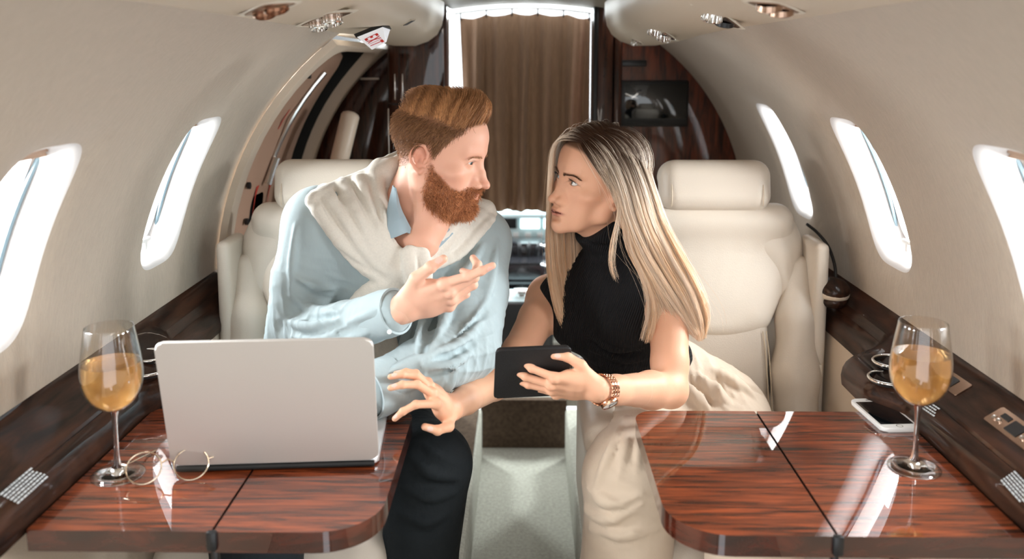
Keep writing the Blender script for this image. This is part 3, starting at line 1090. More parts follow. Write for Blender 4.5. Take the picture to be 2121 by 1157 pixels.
lid_M = Matrix.Translation((0, 0.004, 0.012)) @ Matrix.Rotation(R(90 + 13), 4, 'X') @ Matrix.Translation((0, 0.108, -0.003))
b = MB(); b.prism(rrect(0.314, 0.214, 0.012), 0.0065, lid_M, 0.0028, 3)
b.build('lid', M['alu'], lp, smooth=40)
sc_M = Matrix.Translation((0, 0.004, 0.012)) @ Matrix.Rotation(R(90 + 13), 4, 'X') @ Matrix.Translation((0, 0.110, -0.0036))
b = MB(); b.prism(rrect(0.290, 0.184, 0.002), 0.0008, sc_M); b.build('screen', M['screen'], lp)
b = MB(); b.tube([(-0.150, 0.003, 0.0055), (0.150, 0.003, 0.0055)], 0.0044, 12); b.build('hinge', M['rubber'], lp)  # black hinge drawn full width, doubling as the shadow line under the lid
for sx in (-1, 1):
    for yy in (0.02, 0.20):
        b = MB(); b.lathe([(0, 0), (0.008, 0), (0.008, 0.003), (0, 0.003)], (sx * 0.135, yy, 0.0), 12); b.build('foot', M['rubber'], lp)

# ---------------------------------------------------------------- wine glasses
M['wine'] = mat('white_wine', (1.0, 0.60, 0.22), 0.02, trans=1.0, ior=1.33)
nt = M['wine'].node_tree; N = nt.nodes; N.clear()
_out = N.new('ShaderNodeOutputMaterial')
_t = N.new('ShaderNodeBsdfTransparent'); _t.inputs['Color'].default_value = (1.0, 0.80, 0.46, 1)
_r = N.new('ShaderNodeBsdfRefraction'); _r.inputs['Color'].default_value = (1.0, 0.80, 0.52, 1); _r.inputs['IOR'].default_value = 1.33
_d = N.new('ShaderNodeBsdfTranslucent'); _d.inputs['Color'].default_value = (1.0, 0.68, 0.35, 1)
_g = N.new('ShaderNodeBsdfGlossy'); _g.inputs['Roughness'].default_value = 0.03
_f = N.new('ShaderNodeFresnel'); _f.inputs['IOR'].default_value = 1.33
_m0 = N.new('ShaderNodeMixShader'); _m0.inputs[0].default_value = 0.85
_m1 = N.new('ShaderNodeMixShader'); _m1.inputs[0].default_value = 0.34
_m2 = N.new('ShaderNodeMixShader')
L = nt.links
L.new(_t.outputs[0], _m0.inputs[1]); L.new(_r.outputs[0], _m0.inputs[2])
L.new(_m0.outputs[0], _m1.inputs[1]); L.new(_d.outputs[0], _m1.inputs[2])
L.new(_f.outputs[0], _m2.inputs[0]); L.new(_m1.outputs[0], _m2.inputs[1]); L.new(_g.outputs[0], _m2.inputs[2])
L.new(_m2.outputs[0], _out.inputs[0])


M['glass_solid'] = mat('solid_glass', (1, 1, 1), 0.0, trans=1.0, ior=1.46)


def wine_glass(loc, label, level):
    g = thing('wine_glass', label, 'wine glass', loc, group='stemmed glasses of white wine')
    prof = [(0.0, 0.003), (0.026, 0.004), (0.0375, 0.0015), (0.0385, 0.0), (0.0388, 0.0016), (0.034, 0.0055), (0.020, 0.0085), (0.0085, 0.013), (0.0050, 0.020), (0.0040, 0.035), (0.0038, 0.070), (0.0045, 0.092), (0.0075, 0.102)]
    f = MB(); f.lathe(prof[:8], n=48); f.build('foot', M['glass_solid'], g, smooth=60)
    f = MB(); f.lathe(prof[7:], n=24); f.build('stem', M['glass_solid'], g, smooth=60)
    ctl = [(0.0075, 0.102), (0.020, 0.108), (0.033, 0.120), (0.0415, 0.137), (0.0445, 0.156), (0.0435, 0.178), (0.0395, 0.205), (0.0350, 0.232)]
    out = [tuple(p) for p in cubic(ctl, 36)]
    inn = [(r - 0.0011, z + 0.0006) for r, z in out][::-1]
    inn = [p for p in inn if p[0] > 0.006] + [(0.0, 0.1035)]
    f = MB(); f.lathe(out + [(out[-1][0] - 0.0005, out[-1][1] + 0.0006)] + inn, n=64); f.build('bowl', M['glass'], g, smooth=60)
    liq = [(0, 0.1045)] + [(r - 0.0016, z + 0.0008) for r, z in out if z + 0.0008 < level and r > 0.009]
    liq += [(liq[-1][0], level - 0.0004), (liq[-1][0] - 0.003, level), (0, level)]
    f = MB(); f.lathe(liq, n=48); f.build('wine', M['wine'], g, smooth=40)
    return g


wine_glass(tuple(at_z(240, 988, TZ)), 'wine glass beside the laptop and spectacles on the left table', 0.178)
wine_glass(tuple(at_z(1889, 963, TZ)), 'wine glass beside the phone on the right table', 0.184)

# ---------------------------------------------------------------- spectacles lying before the laptop
M['wire'] = mat('gold_wire', (0.80, 0.66, 0.50), 0.18, metal=1.0)
M['lens'] = clear_glass('spectacle_lens', (0.96, 0.96, 0.96), 1.0)
lc, rc = at_z(292, 1010, TZ), at_z(392, 1000, TZ)
sp = thing('spectacles', 'thin wire framed spectacles lying between wine glass and laptop', 'spectacles', tuple((lc + rc) / 2))
ax = nv(np.array([rc[0] - lc[0], rc[1] - lc[1], 0])); bx = np.array([-ax[1], ax[0], 0])
half = np.linalg.norm((rc - lc)[:2]) / 2
rl = min(0.025, half * 0.78)
tl = R(58)
fu = bx * math.cos(tl) + np.array([0, 0, 1]) * math.sin(tl)      # up direction of the lens plane
for q in (-1, 1):
    c = ax * half * q + np.array([0, 0, 0.0016]) + fu * rl * 0.92
    loop = [c + ax * rl * math.cos(t) + fu * rl * 0.92 * math.sin(t) for t in np.linspace(0, 2 * math.pi, 37)]
    f = MB(); f.tube(loop, 0.0011, 8, cap=False); f.build('rim', M['wire'], sp)
    f = MB(); vs = [f.bm.verts.new(p) for p in loop[:-1]]; f.bm.faces.new(vs); f.build('lens', M['lens'], sp)
    f = MB(); a = c + ax * rl * q * 0.99 + fu * 0.006
    f.tube([a, a + ax * q * 0.006 + bx * 0.003, a + bx * 0.030 + ax * q * 0.006 + np.array([0, 0, -0.012]), a * np.array([1, 1, 0]) + bx * 0.085 - ax * q * 0.012 + np.array([0, 0, 0.003]), a * np.array([1, 1, 0]) + bx * 0.100 - ax * q * 0.022 + np.array([0, 0, 0.002])], [0.0012, 0.0012, 0.001, 0.0012, 0.0018], 8)
    f.build('temple_arm', M['wire'], sp)
f = MB(); a = ax * -(half - rl) + fu * rl * 1.2; e = ax * (half - rl) + fu * rl * 1.2
f.tube([a, (a + e) / 2 + fu * 0.004, e], 0.0011, 8); f.build('bridge', M['wire'], sp)

# ---------------------------------------------------------------- phone
ph_c = at_z(1826, 858, TZ)
e1 = at_z(1760, 832, TZ); e2 = at_z(1800, 832, TZ); e3 = at_z(1893, 880, TZ); e4 = at_z(1828, 888, TZ)
long_ = (e4 - e1) + (e3 - at_z(1836, 830, TZ)); ang = math.atan2(long_[1], long_[0])
ph = thing('phone', 'white edged smartphone lying face up on the right table', 'phone', tuple(ph_c), (0, 0, ang))
b = MB(); b.prism(rrect(0.130, 0.066, 0.010), 0.0075, None, 0.0022, 3); b.build('case', M['white'], ph, smooth=40)
b = MB(); b.prism(rrect(0.098, 0.058, 0.001), 0.0003, Matrix.Translation((0, 0, 0.0074))); b.build('screen', M['screen'], ph)
b = MB(); b.lathe([(0.0046, 0), (0.0056, 0), (0.0056, 0.0004), (0.0046, 0.0004)], (0.057, 0, 0.0074), 24); b.build('home_button', M['chrome'], ph)
b = MB(); b.box((-0.057, 0, 0.0076), (0.0015, 0.012, 0.0004)); b.build('earpiece', M['black'], ph)
# ---------------------------------------------------------------- people: shared sculpting
M['skin'] = mat('skin', (0.8, 0.5, 0.38), 0.46, spec=0.35, sss=0.12, attr='tint', bump=(900, 0.00025))
M['sclera'] = mat('eye_white', (0.72, 0.69, 0.66), 0.12, coat=0.8)
M['pupil'] = mat('pupil', (0.005, 0.005, 0.006), 0.08, coat=1.0)
M['hair'] = mat('hair', (0.3, 0.15, 0.07), 0.45, spec=0.38, attr='tint')
M['beard'] = mat('beard_hair', (0.3, 0.15, 0.07), 0.6, spec=0.3, attr='tint')
nt = M['skin'].node_tree


def head_frame(F, roll=0.0, pitch=0.0):
    """columns: right, forward, up of the head"""
    F = nv(F); up = np.array([0, 0, 1.0]); X = nv(np.cross(F, up)); Z = np.cross(X, F)
    if roll:
        c, s = math.cos(roll), math.sin(roll); X, Z = X * c + Z * s, Z * c - X * s
    if pitch:
        c, s = math.cos(pitch), math.sin(pitch); F, Z = F * c + Z * s, Z * c - F * s
    return np.stack([X, F, Z], 1)


def head_sdf(male=True):
    S = SDF(); m = male
    # skull and face masses
    S.ell((0, -0.012, 0.036), (0.0755, 0.098, 0.083), 0)
    S.ell((0, 0.022, 0.040), (0.064, 0.0705 if m else 0.068, 0.058), 0.03)
    S.ell((0, 0.030, -0.026), (0.0595 if m else 0.058, 0.058, 0.060), 0.03)
    for s in (-1, 1):
        S.chain([(s * 0.060, 0.000, -0.035), (s * (0.055 if m else 0.050), 0.008, -0.068), (s * (0.032 if m else 0.027), 0.056, -0.093), (0, 0.078, -0.101)],
                [0.013, 0.015 if m else 0.013, 0.015 if m else 0.0125, 0.014], 0.03, kk=0.02)
        S.ell((s * 0.050, 0.055, -0.026), (0.019, 0.020, 0.014), 0.022)          # cheekbone
        S.ell((s * 0.036, 0.058, -0.062), (0.018, 0.020, 0.024), 0.024)          # cheek
    S.ell((0, 0.080, -0.103), (0.021 if m else 0.016, 0.0145, 0.0145), 0.018)      # chin
    S.ell((0, 0.071, -0.070), (0.027, 0.028, 0.026), 0.02)                        # muzzle
    S.ell((0, 0.045, -0.085), (0.034, 0.040, 0.022), 0.02)
    for s in (-1, 1):
        S.cap((s * 0.012, 0.0835, 0.019), (s * 0.043, 0.070, 0.0215), 0.0095 if m else 0.0065, 0.0075 if m else 0.005, 0.014)   # brow
        S.ell((s * 0.0325, 0.0935, -0.001), (0.0175, 0.0145, 0.0110), 0.014, 's')    # socket
        S.ell((s * 0.030, 0.0720, 0.0), (0.0150, 0.0142, 0.0138), 0.006)             # lids
        a = np.array([s * 0.0310, 0.0868, -0.0006])
        rz = frame_from((0, 0, 1), (1, -0.35 * s, 0.10 * s if not m else -0.02 * s))
        S.ell(a, (0.0138 if m else 0.0152, 0.0125, 0.0034 if m else 0.0050), 0.0010, 's', rot=rz)
        S.cap((s * 0.018, 0.0865, 0.0062), (s * 0.041, 0.0765, 0.0055), 0.0030, 0.0026, 0.004)   # upper lid fold
    # nose
    tip = np.array([0, 0.1135 if m else 0.1105, -0.0445])
    S.chain([(0, 0.0835, 0.006), (0, 0.0985 if m else 0.0945, -0.022), tip - (0, 0.004, -0.003)], [0.0078, 0.0076 if m else 0.0064, 0.0088 if m else 0.0076], 0.014, kk=0.006)
    S.ell(tip, (0.0088 if m else 0.0078, 0.0085, 0.0080), 0.006)
    for s in (-1, 1):
        S.ell((s * 0.0125, 0.0985, -0.0475), (0.0066 if m else 0.0056, 0.0095, 0.0072), 0.007)
        S.cap((s * 0.008, 0.088, -0.03), (s * 0.0155, 0.090, -0.047), 0.007, 0.006, 0.012)
        S.ell((s * 0.0078, 0.1005 if m else 0.0990, -0.0538), (0.0040, 0.0062, 0.0042), 0.0018, 's', rot=frame_from((0.2 * s, 0, 1), (1, 0.3 * s, 0)))
    S.cap((0, 0.0985, -0.054), (0, 0.1045, -0.0505), 0.0035, 0.004, 0.004)
    # philtrum and lips
    fl = 1.0 if m else 1.22
    for s in (-1, 1):
        zu = 0.0 if m else -0.0020
        S.chain([(0, 0.0985, -0.0672 + zu), (s * 0.009, 0.0968, -0.0664 + zu), (s * 0.0235, 0.0835, -0.0725)], [0.0043 if m else 0.0038, 0.0046 if m else 0.0040, 0.0018], 0.004, kk=0.003)
        S.chain([(0, 0.0965, -0.0775), (s * 0.010, 0.0935, -0.0768), (s * 0.0225, 0.0832, -0.0730)], [0.0052 * fl, 0.0048 * fl, 0.0018], 0.004, kk=0.003)
        zs = 0.0 if m else -0.0012
        S.chain([(0, 0.1045 if m else 0.0985, -0.0722 + zs), (s * 0.010, 0.1020 if m else 0.0965, -0.0716 + zs), (s * 0.0235, 0.0885 if m else 0.0865, -0.0728)], [0.0014 if m else 0.0040, 0.0013 if m else 0.0034, 0.0008], 0.0014, 's')
    S.cap((-0.011, 0.0955, -0.0885), (0.011, 0.0955, -0.0885), 0.0035, 0.0035, 0.012, 's')
    # ears
    for s in (-1, 1):
        ez = 0.95 if m else 0.82; e = lambda x, y, z: (s * (0.0735 + x * ez), y * ez - (0.012 if m else 0.006), z * ez - (0.008 if m else 0.021))
        S.ell(e(0.002, 0.0, 0.0), (0.0065, 0.0135, 0.022), 0.006, rot=frame_from((0.12 * s, -0.18, 1), (1, 0.32 * s, 0)))
        S.ell(e(0.0120, 0.003, -0.004), (0.0075, 0.0070, 0.0110), 0.003, 's')
        S.chain([e(0.004, 0.016, -0.006), e(0.006, 0.0155, 0.012), e(0.010, 0.006, 0.027), e(0.0135, -0.008, 0.028), e(0.0160, -0.019, 0.018), e(0.0160, -0.021, 0.002), e(0.0125, -0.016, -0.012), e(0.007, -0.006, -0.024), e(0.004, 0.004, -0.031), e(0.003, 0.011, -0.024)],
                [0.0026, 0.0028, 0.0029, 0.0029, 0.0029, 0.0028, 0.0028, 0.0033, 0.0046, 0.0036], 0.0035)
        S.chain([e(0.010, -0.007, 0.016), e(0.0115, -0.011, 0.002), e(0.0095, -0.007, -0.010)], [0.0024, 0.0027, 0.0024], 0.0035)
        S.cap(e(0.006, 0.013, -0.004), e(0.007, 0.012, -0.010), 0.0038, 0.0034, 0.003)
    return S


def eyeball(parent, Hm, o, s, gaze, iris, sc=1.0):
    """eye as concentric rings around the gaze axis"""
    c = Hm @ (np.array([s * 0.0302, 0.0718, -0.0002]) * sc) + o
    G = frame_from(Hm @ nv(gaze))
    r = 0.0122 * sc
    mb = MB(); prof = []
    for a in (0, 4, 8, 11.5, 12, 20, 28.5, 29.5, 45, 65, 90, 120, 150, 180):
        t = R(a); rr = r * (1.03 if a < 29 else 1.0)
        prof.append((rr * math.sin(t), rr * math.cos(t)))
    Mx = Matrix([list(G[0]), list(G[1]), list(G[2])])
    mb.lathe(prof, tuple(c), 28, Mx)
    ob = mb.build('eye', [M['sclera'], iris, M['pupil']], parent, smooth=True)
    for p in ob.data.polygons:
        q = np.array(p.center) - c; ang = math.degrees(math.acos(max(-1, min(1, (q @ G[:, 2]) / np.linalg.norm(q)))))
        p.material_index = 2 if ang < 11.6 else (1 if ang < 29 else 0)
    return ob


FING = {  # mcp position (thumb side, along, dorsal), phalanx lengths, radii
    'index': ((0.029, 0.092, 0.000), (0.046, 0.027, 0.022), (0.0095, 0.0085, 0.0078, 0.0064)),
    'middle': ((0.009, 0.097, 0.003), (0.050, 0.031, 0.023), (0.0096, 0.0087, 0.0080, 0.0066)),
    'ring': ((-0.011, 0.093, 0.001), (0.046, 0.029, 0.023), (0.0092, 0.0083, 0.0076, 0.0063)),
    'pinky': ((-0.029, 0.083, -0.003), (0.036, 0.021, 0.020), (0.0082, 0.0074, 0.0068, 0.0056)),
}


def hand(S, wrist, X, Y, Z, pose, thumb, sc=1.0, slim=1.0, wr=0.026):
    """adds a hand to S. X thumb side, Y to the fingers, Z dorsal. pose: finger -> (spread, mcp, pip, dip) degrees.
    thumb: three points in hand space after the CMC. returns fingertip nail centres"""
    X, Y, Z = nv(X), nv(Y), nv(Z)
    Y = nv(Y - X * (X @ Y) * 0); Z = nv(Z - Y * (Y @ Z)); X = nv(X - Y * (X @ Y) - Z * (X @ Z))
    W = lambda p: wrist + (X * p[0] + Y * p[1] + Z * p[2]) * sc
    r = lambda v: v * sc * slim
    nails = []
    # palm
    for f, (mcp, ln, rd) in FING.items():
        S.chain([W((mcp[0] * 0.45, 0.004, 0)), W((mcp[0] * 0.8, 0.05, mcp[2] - 0.002)), W(mcp)], [r(0.0145), r(0.0135), r(0.0110)], 0.012 * sc)
    S.ell(W((0.0, 0.052, -0.009)), np.array([r(0.033), 0.046 * sc, r(0.011)]), 0.012 * sc, rot=np.stack([X, Y, Z], 1))
    S.ell(W((0.024, 0.038, -0.010)), np.array([r(0.015), 0.030 * sc, r(0.013)]), 0.012 * sc, rot=np.stack([X, Y, Z], 1))
    S.ell(W((-0.026, 0.040, -0.008)), np.array([r(0.011), 0.032 * sc, r(0.012)]), 0.012 * sc, rot=np.stack([X, Y, Z], 1))
    for f, (mcp, ln, rd) in FING.items():
        sp, a1, a2, a3 = pose[f]
        p = np.array(mcp); th = 0.0; pts = [W(p)]
        for L_, a in zip(ln, (a1, a2, a3)):
            th += a
            d = np.array([math.sin(R(sp)) * math.cos(R(th)), math.cos(R(sp)) * math.cos(R(th)), -math.sin(R(th))])
            p = p + d * L_; pts.append(W(p))
        S.chain(pts, [r(v) for v in rd], 0.006 * sc, kk=0.0025 * sc)
        S.ell(W(np.array(mcp) + (0, 0, 0.0055)), r(0.0085), 0.006 * sc)
        S.ell(pts[1], r(rd[1] * 1.07), 0.003 * sc)
        S.ell(pts[2], r(rd[2] * 1.05), 0.003 * sc)
        nd = X * 0 + Y * math.sin(R(th)) + Z * math.cos(R(th))
        nails.append((pts[2] + (pts[3] - pts[2]) * 0.72 + nd * r(rd[3]) * 0.9, nv(pts[3] - pts[2]), nd, r(0.0052)))
    tp = [W((0.018, 0.018, -0.006))] + [W(t) for t in thumb]
    S.chain(tp, [r(0.0150), r(0.0120), r(0.0100), r(0.0078)], 0.010 * sc, kk=0.004 * sc)
    S.ell(tp[2], r(0.0108), 0.003 * sc)
    tn = nv(np.cross(tp[3] - tp[2], np.cross(X, tp[3] - tp[2]) + 1e-6)); tn = nv(X - nv(tp[3] - tp[2]) * (X @ nv(tp[3] - tp[2])) + 0.6 * Z)
    nails.append((tp[2] + (tp[3] - tp[2]) * 0.75 + tn * r(0.0075), nv(tp[3] - tp[2]), tn, r(0.0060)))
    # web between thumb and index
    S.cap(W((0.024, 0.045, -0.006)), W((0.030, 0.066, -0.005)), r(0.009), r(0.008), 0.014 * sc)
    return nails


def nail_tint(V, C, nails, col):
    for c, t, n, rad in nails:
        q = V - c; b = np.cross(t, n)
        m = ((q @ t / (rad * 1.15)) ** 2 + (q @ b / rad) ** 2 < 1) & (np.abs(q @ n) < rad * 0.9)
        C[m] = col
    return C


def lerp(a, b, t): return a + (b - a) * t


def sstep(a, b, x):
    t = np.clip((x - a) / (b - a), 0, 1); return t * t * (3 - 2 * t)


def blob(P, c, r): return np.exp(-(((P - np.asarray(c)) / np.asarray(r)) ** 2).sum(1))
# ---------------------------------------------------------------- bearded man: head
man = thing('person', 'bearded man in a light blue shirt with a grey sweater tied round his shoulders', 'person', (-0.43, 1.85, 0.0))
MAN_O = np.array(man.location)
mH = head_frame((0.965, -0.262, 0), roll=R(0), pitch=R(-13))
MSC = 0.945
mo = at(911, 313, 1.72)
NB = at(842, 462, 1.76)          # base of the neck
loc = lambda w: mH.T @ (np.asarray(w) - mo) / MSC
S = head_sdf(True)
nb = loc(NB); notch = loc(at(872, 500, 1.70))
S.chain([(0, -0.022, -0.045), lerp(np.array([0, -0.022, -0.045]), nb, 0.55), nb], [0.056, 0.056, 0.062], 0.03, kk=0.02)
S.chain([(0, 0.045, -0.092), lerp(np.array([0, 0.03, -0.09]), notch, 0.6), notch], [0.024, 0.034, 0.040], 0.03, kk=0.02)
for s in (-1, 1):
    S.chain([(s * 0.058, -0.018, -0.045), lerp(np.array([s * 0.05, 0.0, -0.06]), notch, 0.5), notch + np.array([s * 0.008, 0, 0])], [0.012, 0.0135, 0.010], 0.014)
S.ell(nb - np.array([0, 0, 0.035]), (0.075, 0.075, 0.05), 0.03)
V, Q = S.mesh(0.00135)
V = smooth_vq(V, Q, 1, 0.4)
mHV, mHQ = V, Q


def man_tint(V):
    C = np.tile(np.array([0.76, 0.415, 0.295]), (len(V), 1))
    A = np.abs(V) * [1, 0, 0] + V * [0, 1, 1]
    red = np.array([0.66, 0.27, 0.18])
    for c, r, k in (((0.045, 0.06, -0.035), (0.022, 0.03, 0.02), 0.5), ((0.0, 0.115, -0.045), (0.014, 0.016, 0.014), 0.6), ((0.085, -0.013, -0.008), (0.02, 0.022, 0.032), 0.75), ((0.02, 0.09, 0.03), (0.05, 0.03, 0.02), 0.12)):
        w = blob(A, c, r)[:, None] * k; C = C + (red - C) * w
    lip = (blob(A, (0.0, 0.098, -0.0668), (0.019, 0.012, 0.0040)) + blob(A, (0.0, 0.095, -0.0775), (0.018, 0.012, 0.0048))).clip(0, 1)[:, None]
    C = C + (np.array([0.56, 0.20, 0.15]) - C) * lip * 0.75
    for zz, kk in ((0.0052, 0.55),):
        lash = np.exp(-(((A[:, 0] - 0.031) / 0.014) ** 4 + ((V[:, 2] - zz + 2.0 * (A[:, 0] - 0.031) ** 2 * 20) / 0.0016) ** 2)) * (V[:, 1] > 0.07)
        C = C + (np.array([0.16, 0.06, 0.035]) - C) * lash[:, None] * kk
    # hair roots, beard roots, brows
    hb = (hair_mask(V) * (0.45 + 0.55 * sstep(-0.04, 0.02, V[:, 2])))[:, None]; C = C + (np.array([0.21, 0.092, 0.04]) - C) * hb * 0.92
    bb = beard_mask(V)[:, None]; C = C + (np.array([0.30, 0.105, 0.04]) - C) * bb * 0.85
    return C


def hair_mask(V):
    x, y, z = np.abs(V[:, 0]), V[:, 1], V[:, 2]
    # hairline height as a function of y : front high, temple drop, sideburn, nape
    line = np.interp(y, [-0.12, -0.075, -0.045, -0.030, -0.010, 0.004, 0.012, 0.030, 0.050, 0.066, 0.090], [-0.045, -0.050, -0.034, 0.000, 0.024, 0.026, -0.006, 0.022, 0.052, 0.070, 0.083])
    m = sstep(-0.006, 0.006, z - line)
    ear = blob(np.stack([x, y, z], 1), (0.086, -0.014, -0.008), (0.013, 0.018, 0.026)) > 0.35
    m[ear] = 0
    return m


def beard_mask(V):
    x, y, z = np.abs(V[:, 0]), V[:, 1], V[:, 2]
    up = np.interp(y, [-0.01, 0.010, 0.030, 0.060, 0.075, 0.090, 0.110], [-0.02, -0.018, -0.040, -0.060, -0.062, -0.056, -0.055])
    lo = np.interp(y, [0.0, 0.03, 0.07, 0.10], [-0.088, -0.108, -0.125, -0.135])
    m = sstep(-0.008, 0.004, up - z) * sstep(-0.012, 0.004, z - lo) * sstep(0.002, 0.016, y)
    A = np.stack([x, y, z], 1)
    lips = np.exp(-((x / 0.020) ** 2 + ((z + 0.0725) / 0.0085) ** 2) ** 2) * (y > 0.075)
    soul = np.exp(-(((x - 0.011) / 0.006) ** 2 + ((z + 0.088) / 0.005) ** 2)) * (y > 0.08)
    ear = blob(A, (0.086, -0.014, -0.008), (0.014, 0.020, 0.028)) > 0.3
    m = m * (1 - lips.clip(0, 1)) * (1 - 0.6 * soul); m[ear] = 0
    return m


def vnormals(V, Q):
    n = np.cross(V[Q[:, 2]] - V[Q[:, 0]], V[Q[:, 3]] - V[Q[:, 1]])
    N_ = np.zeros_like(V)
    for k in range(4): np.add.at(N_, Q[:, k], n)
    return N_ / (np.linalg.norm(N_, axis=1, keepdims=True) + 1e-12)


mN = vnormals(V, Q)
man_C = man_tint(V)


def to_w(P, Hm=mH, o=mo, sc=MSC): return (P * sc) @ Hm.T + o


def grow(V, N_, w, n, seed, dirf, length, k=7, curl=0.0015):
    """strands rooted on V (weights w). dirf(P,N)->comb direction; length(P) metres"""
    g = np.random.default_rng(seed)
    pr = w / w.sum(); i = g.choice(len(V), n, p=pr)
    P0 = V[i] + g.normal(size=(n, 3)) * 0.0006; N0 = N_[i]
    D = dirf(P0, N0, g); Ln = length(P0, g)[:, None, None]
    t = np.linspace(0, 1, k)[None, :, None]
    lift = D['lift'][:, None, :]; comb = D['comb'][:, None, :]
    P = P0[:, None] - N0[:, None] * 0.001 + Ln * (lift * t + (comb - lift) * t * t * 0.5 + 0 * t)
    P = P + np.cumsum(g.normal(size=P.shape) * curl * np.sqrt(1 / k), axis=1) * t
    return P, g


hm, bm_ = hair_mask(V), beard_mask(V)
top = hm * sstep(0.040, 0.075, V[:, 2] + 0.15 * V[:, 1] * 0 - 0.0)
side = hm * (1 - sstep(0.058, 0.078, V[:, 2])) * (0.35 + 0.65 * sstep(-0.05, 0.0, V[:, 2]))


def side_dir(P, N_, g):
    d = np.stack([P[:, 0] * 0, -0.35 + 0 * P[:, 1], -0.9 + 0 * P[:, 2]], 1) + g.normal(size=P.shape) * 0.18
    d = d - N_ * (d * N_).sum(1, keepdims=True); d /= np.linalg.norm(d, axis=1, keepdims=True)
    return {'lift': N_ * 0.42 + d * 0.8, 'comb': d * 0.95 + N_ * 0.25}


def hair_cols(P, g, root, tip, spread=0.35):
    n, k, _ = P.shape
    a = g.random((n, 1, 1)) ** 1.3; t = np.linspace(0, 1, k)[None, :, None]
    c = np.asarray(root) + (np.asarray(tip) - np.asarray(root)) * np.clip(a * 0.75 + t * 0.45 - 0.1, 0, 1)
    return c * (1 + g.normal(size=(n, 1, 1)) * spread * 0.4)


hair_root = bpy.data.objects.new('hair', None)
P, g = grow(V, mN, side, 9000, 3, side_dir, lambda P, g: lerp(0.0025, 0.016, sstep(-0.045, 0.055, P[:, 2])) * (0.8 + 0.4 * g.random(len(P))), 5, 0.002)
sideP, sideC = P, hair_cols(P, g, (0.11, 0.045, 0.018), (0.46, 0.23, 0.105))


def top_shell(n, seed):
    """long top hair: rooted between the side part and the far side, rising and swept over and back"""
    g = np.random.default_rng(seed)
    w = hm * sstep(0.052, 0.066, V[:, 2]) * sstep(-0.095, -0.07, V[:, 1])
    w = w * (1 + 2.0 * sstep(0.030, 0.058, V[:, 0]))
    i = g.choice(len(V), n, p=w / w.sum()); P0 = V[i]; N0 = mN[i]
    y = P0[:, 1]; x = P0[:, 0]
    front = sstep(-0.02, 0.075, y)
    L_ = lerp(0.026, 0.050, front) * (0.82 + 0.3 * g.random(n))
    k = 9; t = np.linspace(0, 1, k)
    up = np.array([0, 0, 1.0])
    cl = np.floor((y + 0.1) / 0.007 + g.normal(size=n) * 0.25)            # combed locks
    jit = np.sin(cl * 12.9898) * 0.5
    P = np.zeros((n, k, 3)); P[:, 0] = P0 - N0 * 0.002
    for j in range(1, k):
        s = t[j]
        near = sstep(0.0, 0.05, x)
        d = np.stack([-0.10 - 1.25 * s * (0.4 + near) + 0.15 * (1 - near), lerp(-0.75, 0.34, front) * (0.35 + 0.9 * s) - 0.9 * s * s * front, 1.15 - (0.9 + 0.35 * (1 - front)) * s], 1)
        d += N0 * (0.35 * (1 - s)); d[:, 1] += 0.18 * jit; d += g.normal(size=(n, 3)) * 0.05
        d /= np.linalg.norm(d, axis=1, keepdims=True)
        P[:, j] = P[:, j - 1] + d * (L_ / (k - 1))[:, None]
    shade = np.random.default_rng(77).random(400)[(cl.astype(int) % 400)]
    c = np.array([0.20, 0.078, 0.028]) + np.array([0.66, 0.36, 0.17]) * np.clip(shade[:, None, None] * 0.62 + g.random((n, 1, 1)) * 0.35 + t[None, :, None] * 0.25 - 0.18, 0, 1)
    return P, c


topP, topC = top_shell(10000, 5)


def beard_dir(P, N_, g):
    d = np.stack([P[:, 0] * 0, 0.45 + 0 * P[:, 1], -0.8 + 0 * P[:, 2]], 1) + g.normal(size=P.shape) * 0.30
    mo_ = (P[:, 2] > -0.068) & (P[:, 1] > 0.07)
    d[mo_] = np.stack([np.sign(P[mo_, 0]) * 0.9, 0 * P[mo_, 1], -0.55 + 0 * P[mo_, 1]], 1) + g.normal(size=(mo_.sum(), 3)) * 0.2
    d = d - N_ * (d * N_).sum(1, keepdims=True); d /= np.linalg.norm(d, axis=1, keepdims=True)
    return {'lift': N_ * 0.55 + d * 0.7, 'comb': d * 0.9 + N_ * 0.35}


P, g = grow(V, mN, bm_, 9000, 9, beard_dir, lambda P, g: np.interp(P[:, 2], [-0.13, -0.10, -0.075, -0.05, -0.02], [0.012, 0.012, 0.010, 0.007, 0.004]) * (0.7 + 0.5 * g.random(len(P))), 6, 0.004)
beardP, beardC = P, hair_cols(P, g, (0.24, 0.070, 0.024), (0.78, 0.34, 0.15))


def brow_strands(n, seed, pts, thick, root, tip, ln):
    g = np.random.default_rng(seed)
    out = []
    for s in (-1, 1):
        q = cubic(pts, 40); u = g.random(n); i = (u * 39).astype(int)
        b = q[i] * [s, 1, 1] + g.normal(size=(n, 3)) * [0.0008, 0.0004, thick]
        d = np.stack([s * (0.5 + 0.5 * u), -0.25 * u, 0.55 - 0.75 * u], 1) + g.normal(size=(n, 3)) * 0.12
        d /= np.linalg.norm(d, axis=1, keepdims=True)
        t = np.linspace(0, 1, 4)[None, :, None]
        out.append(b[:, None] + d[:, None] * t * ln + np.array([0, 0.0012, 0]) * t)
    P = np.vstack(out); return P, hair_cols(P, g, root, tip)


def snap(P, V, off=0.0006):
    """pulls strand roots onto the skin below them (front of the face)"""
    for i in range(len(P)):
        r = P[i, 0]; m = (np.abs(V[:, 0] - r[0]) < 0.0022) & (np.abs(V[:, 2] - r[2]) < 0.0022) & (V[:, 1] > 0.03)
        if m.any(): P[i, :, 1] += V[m, 1].max() + off - r[1]
    return P


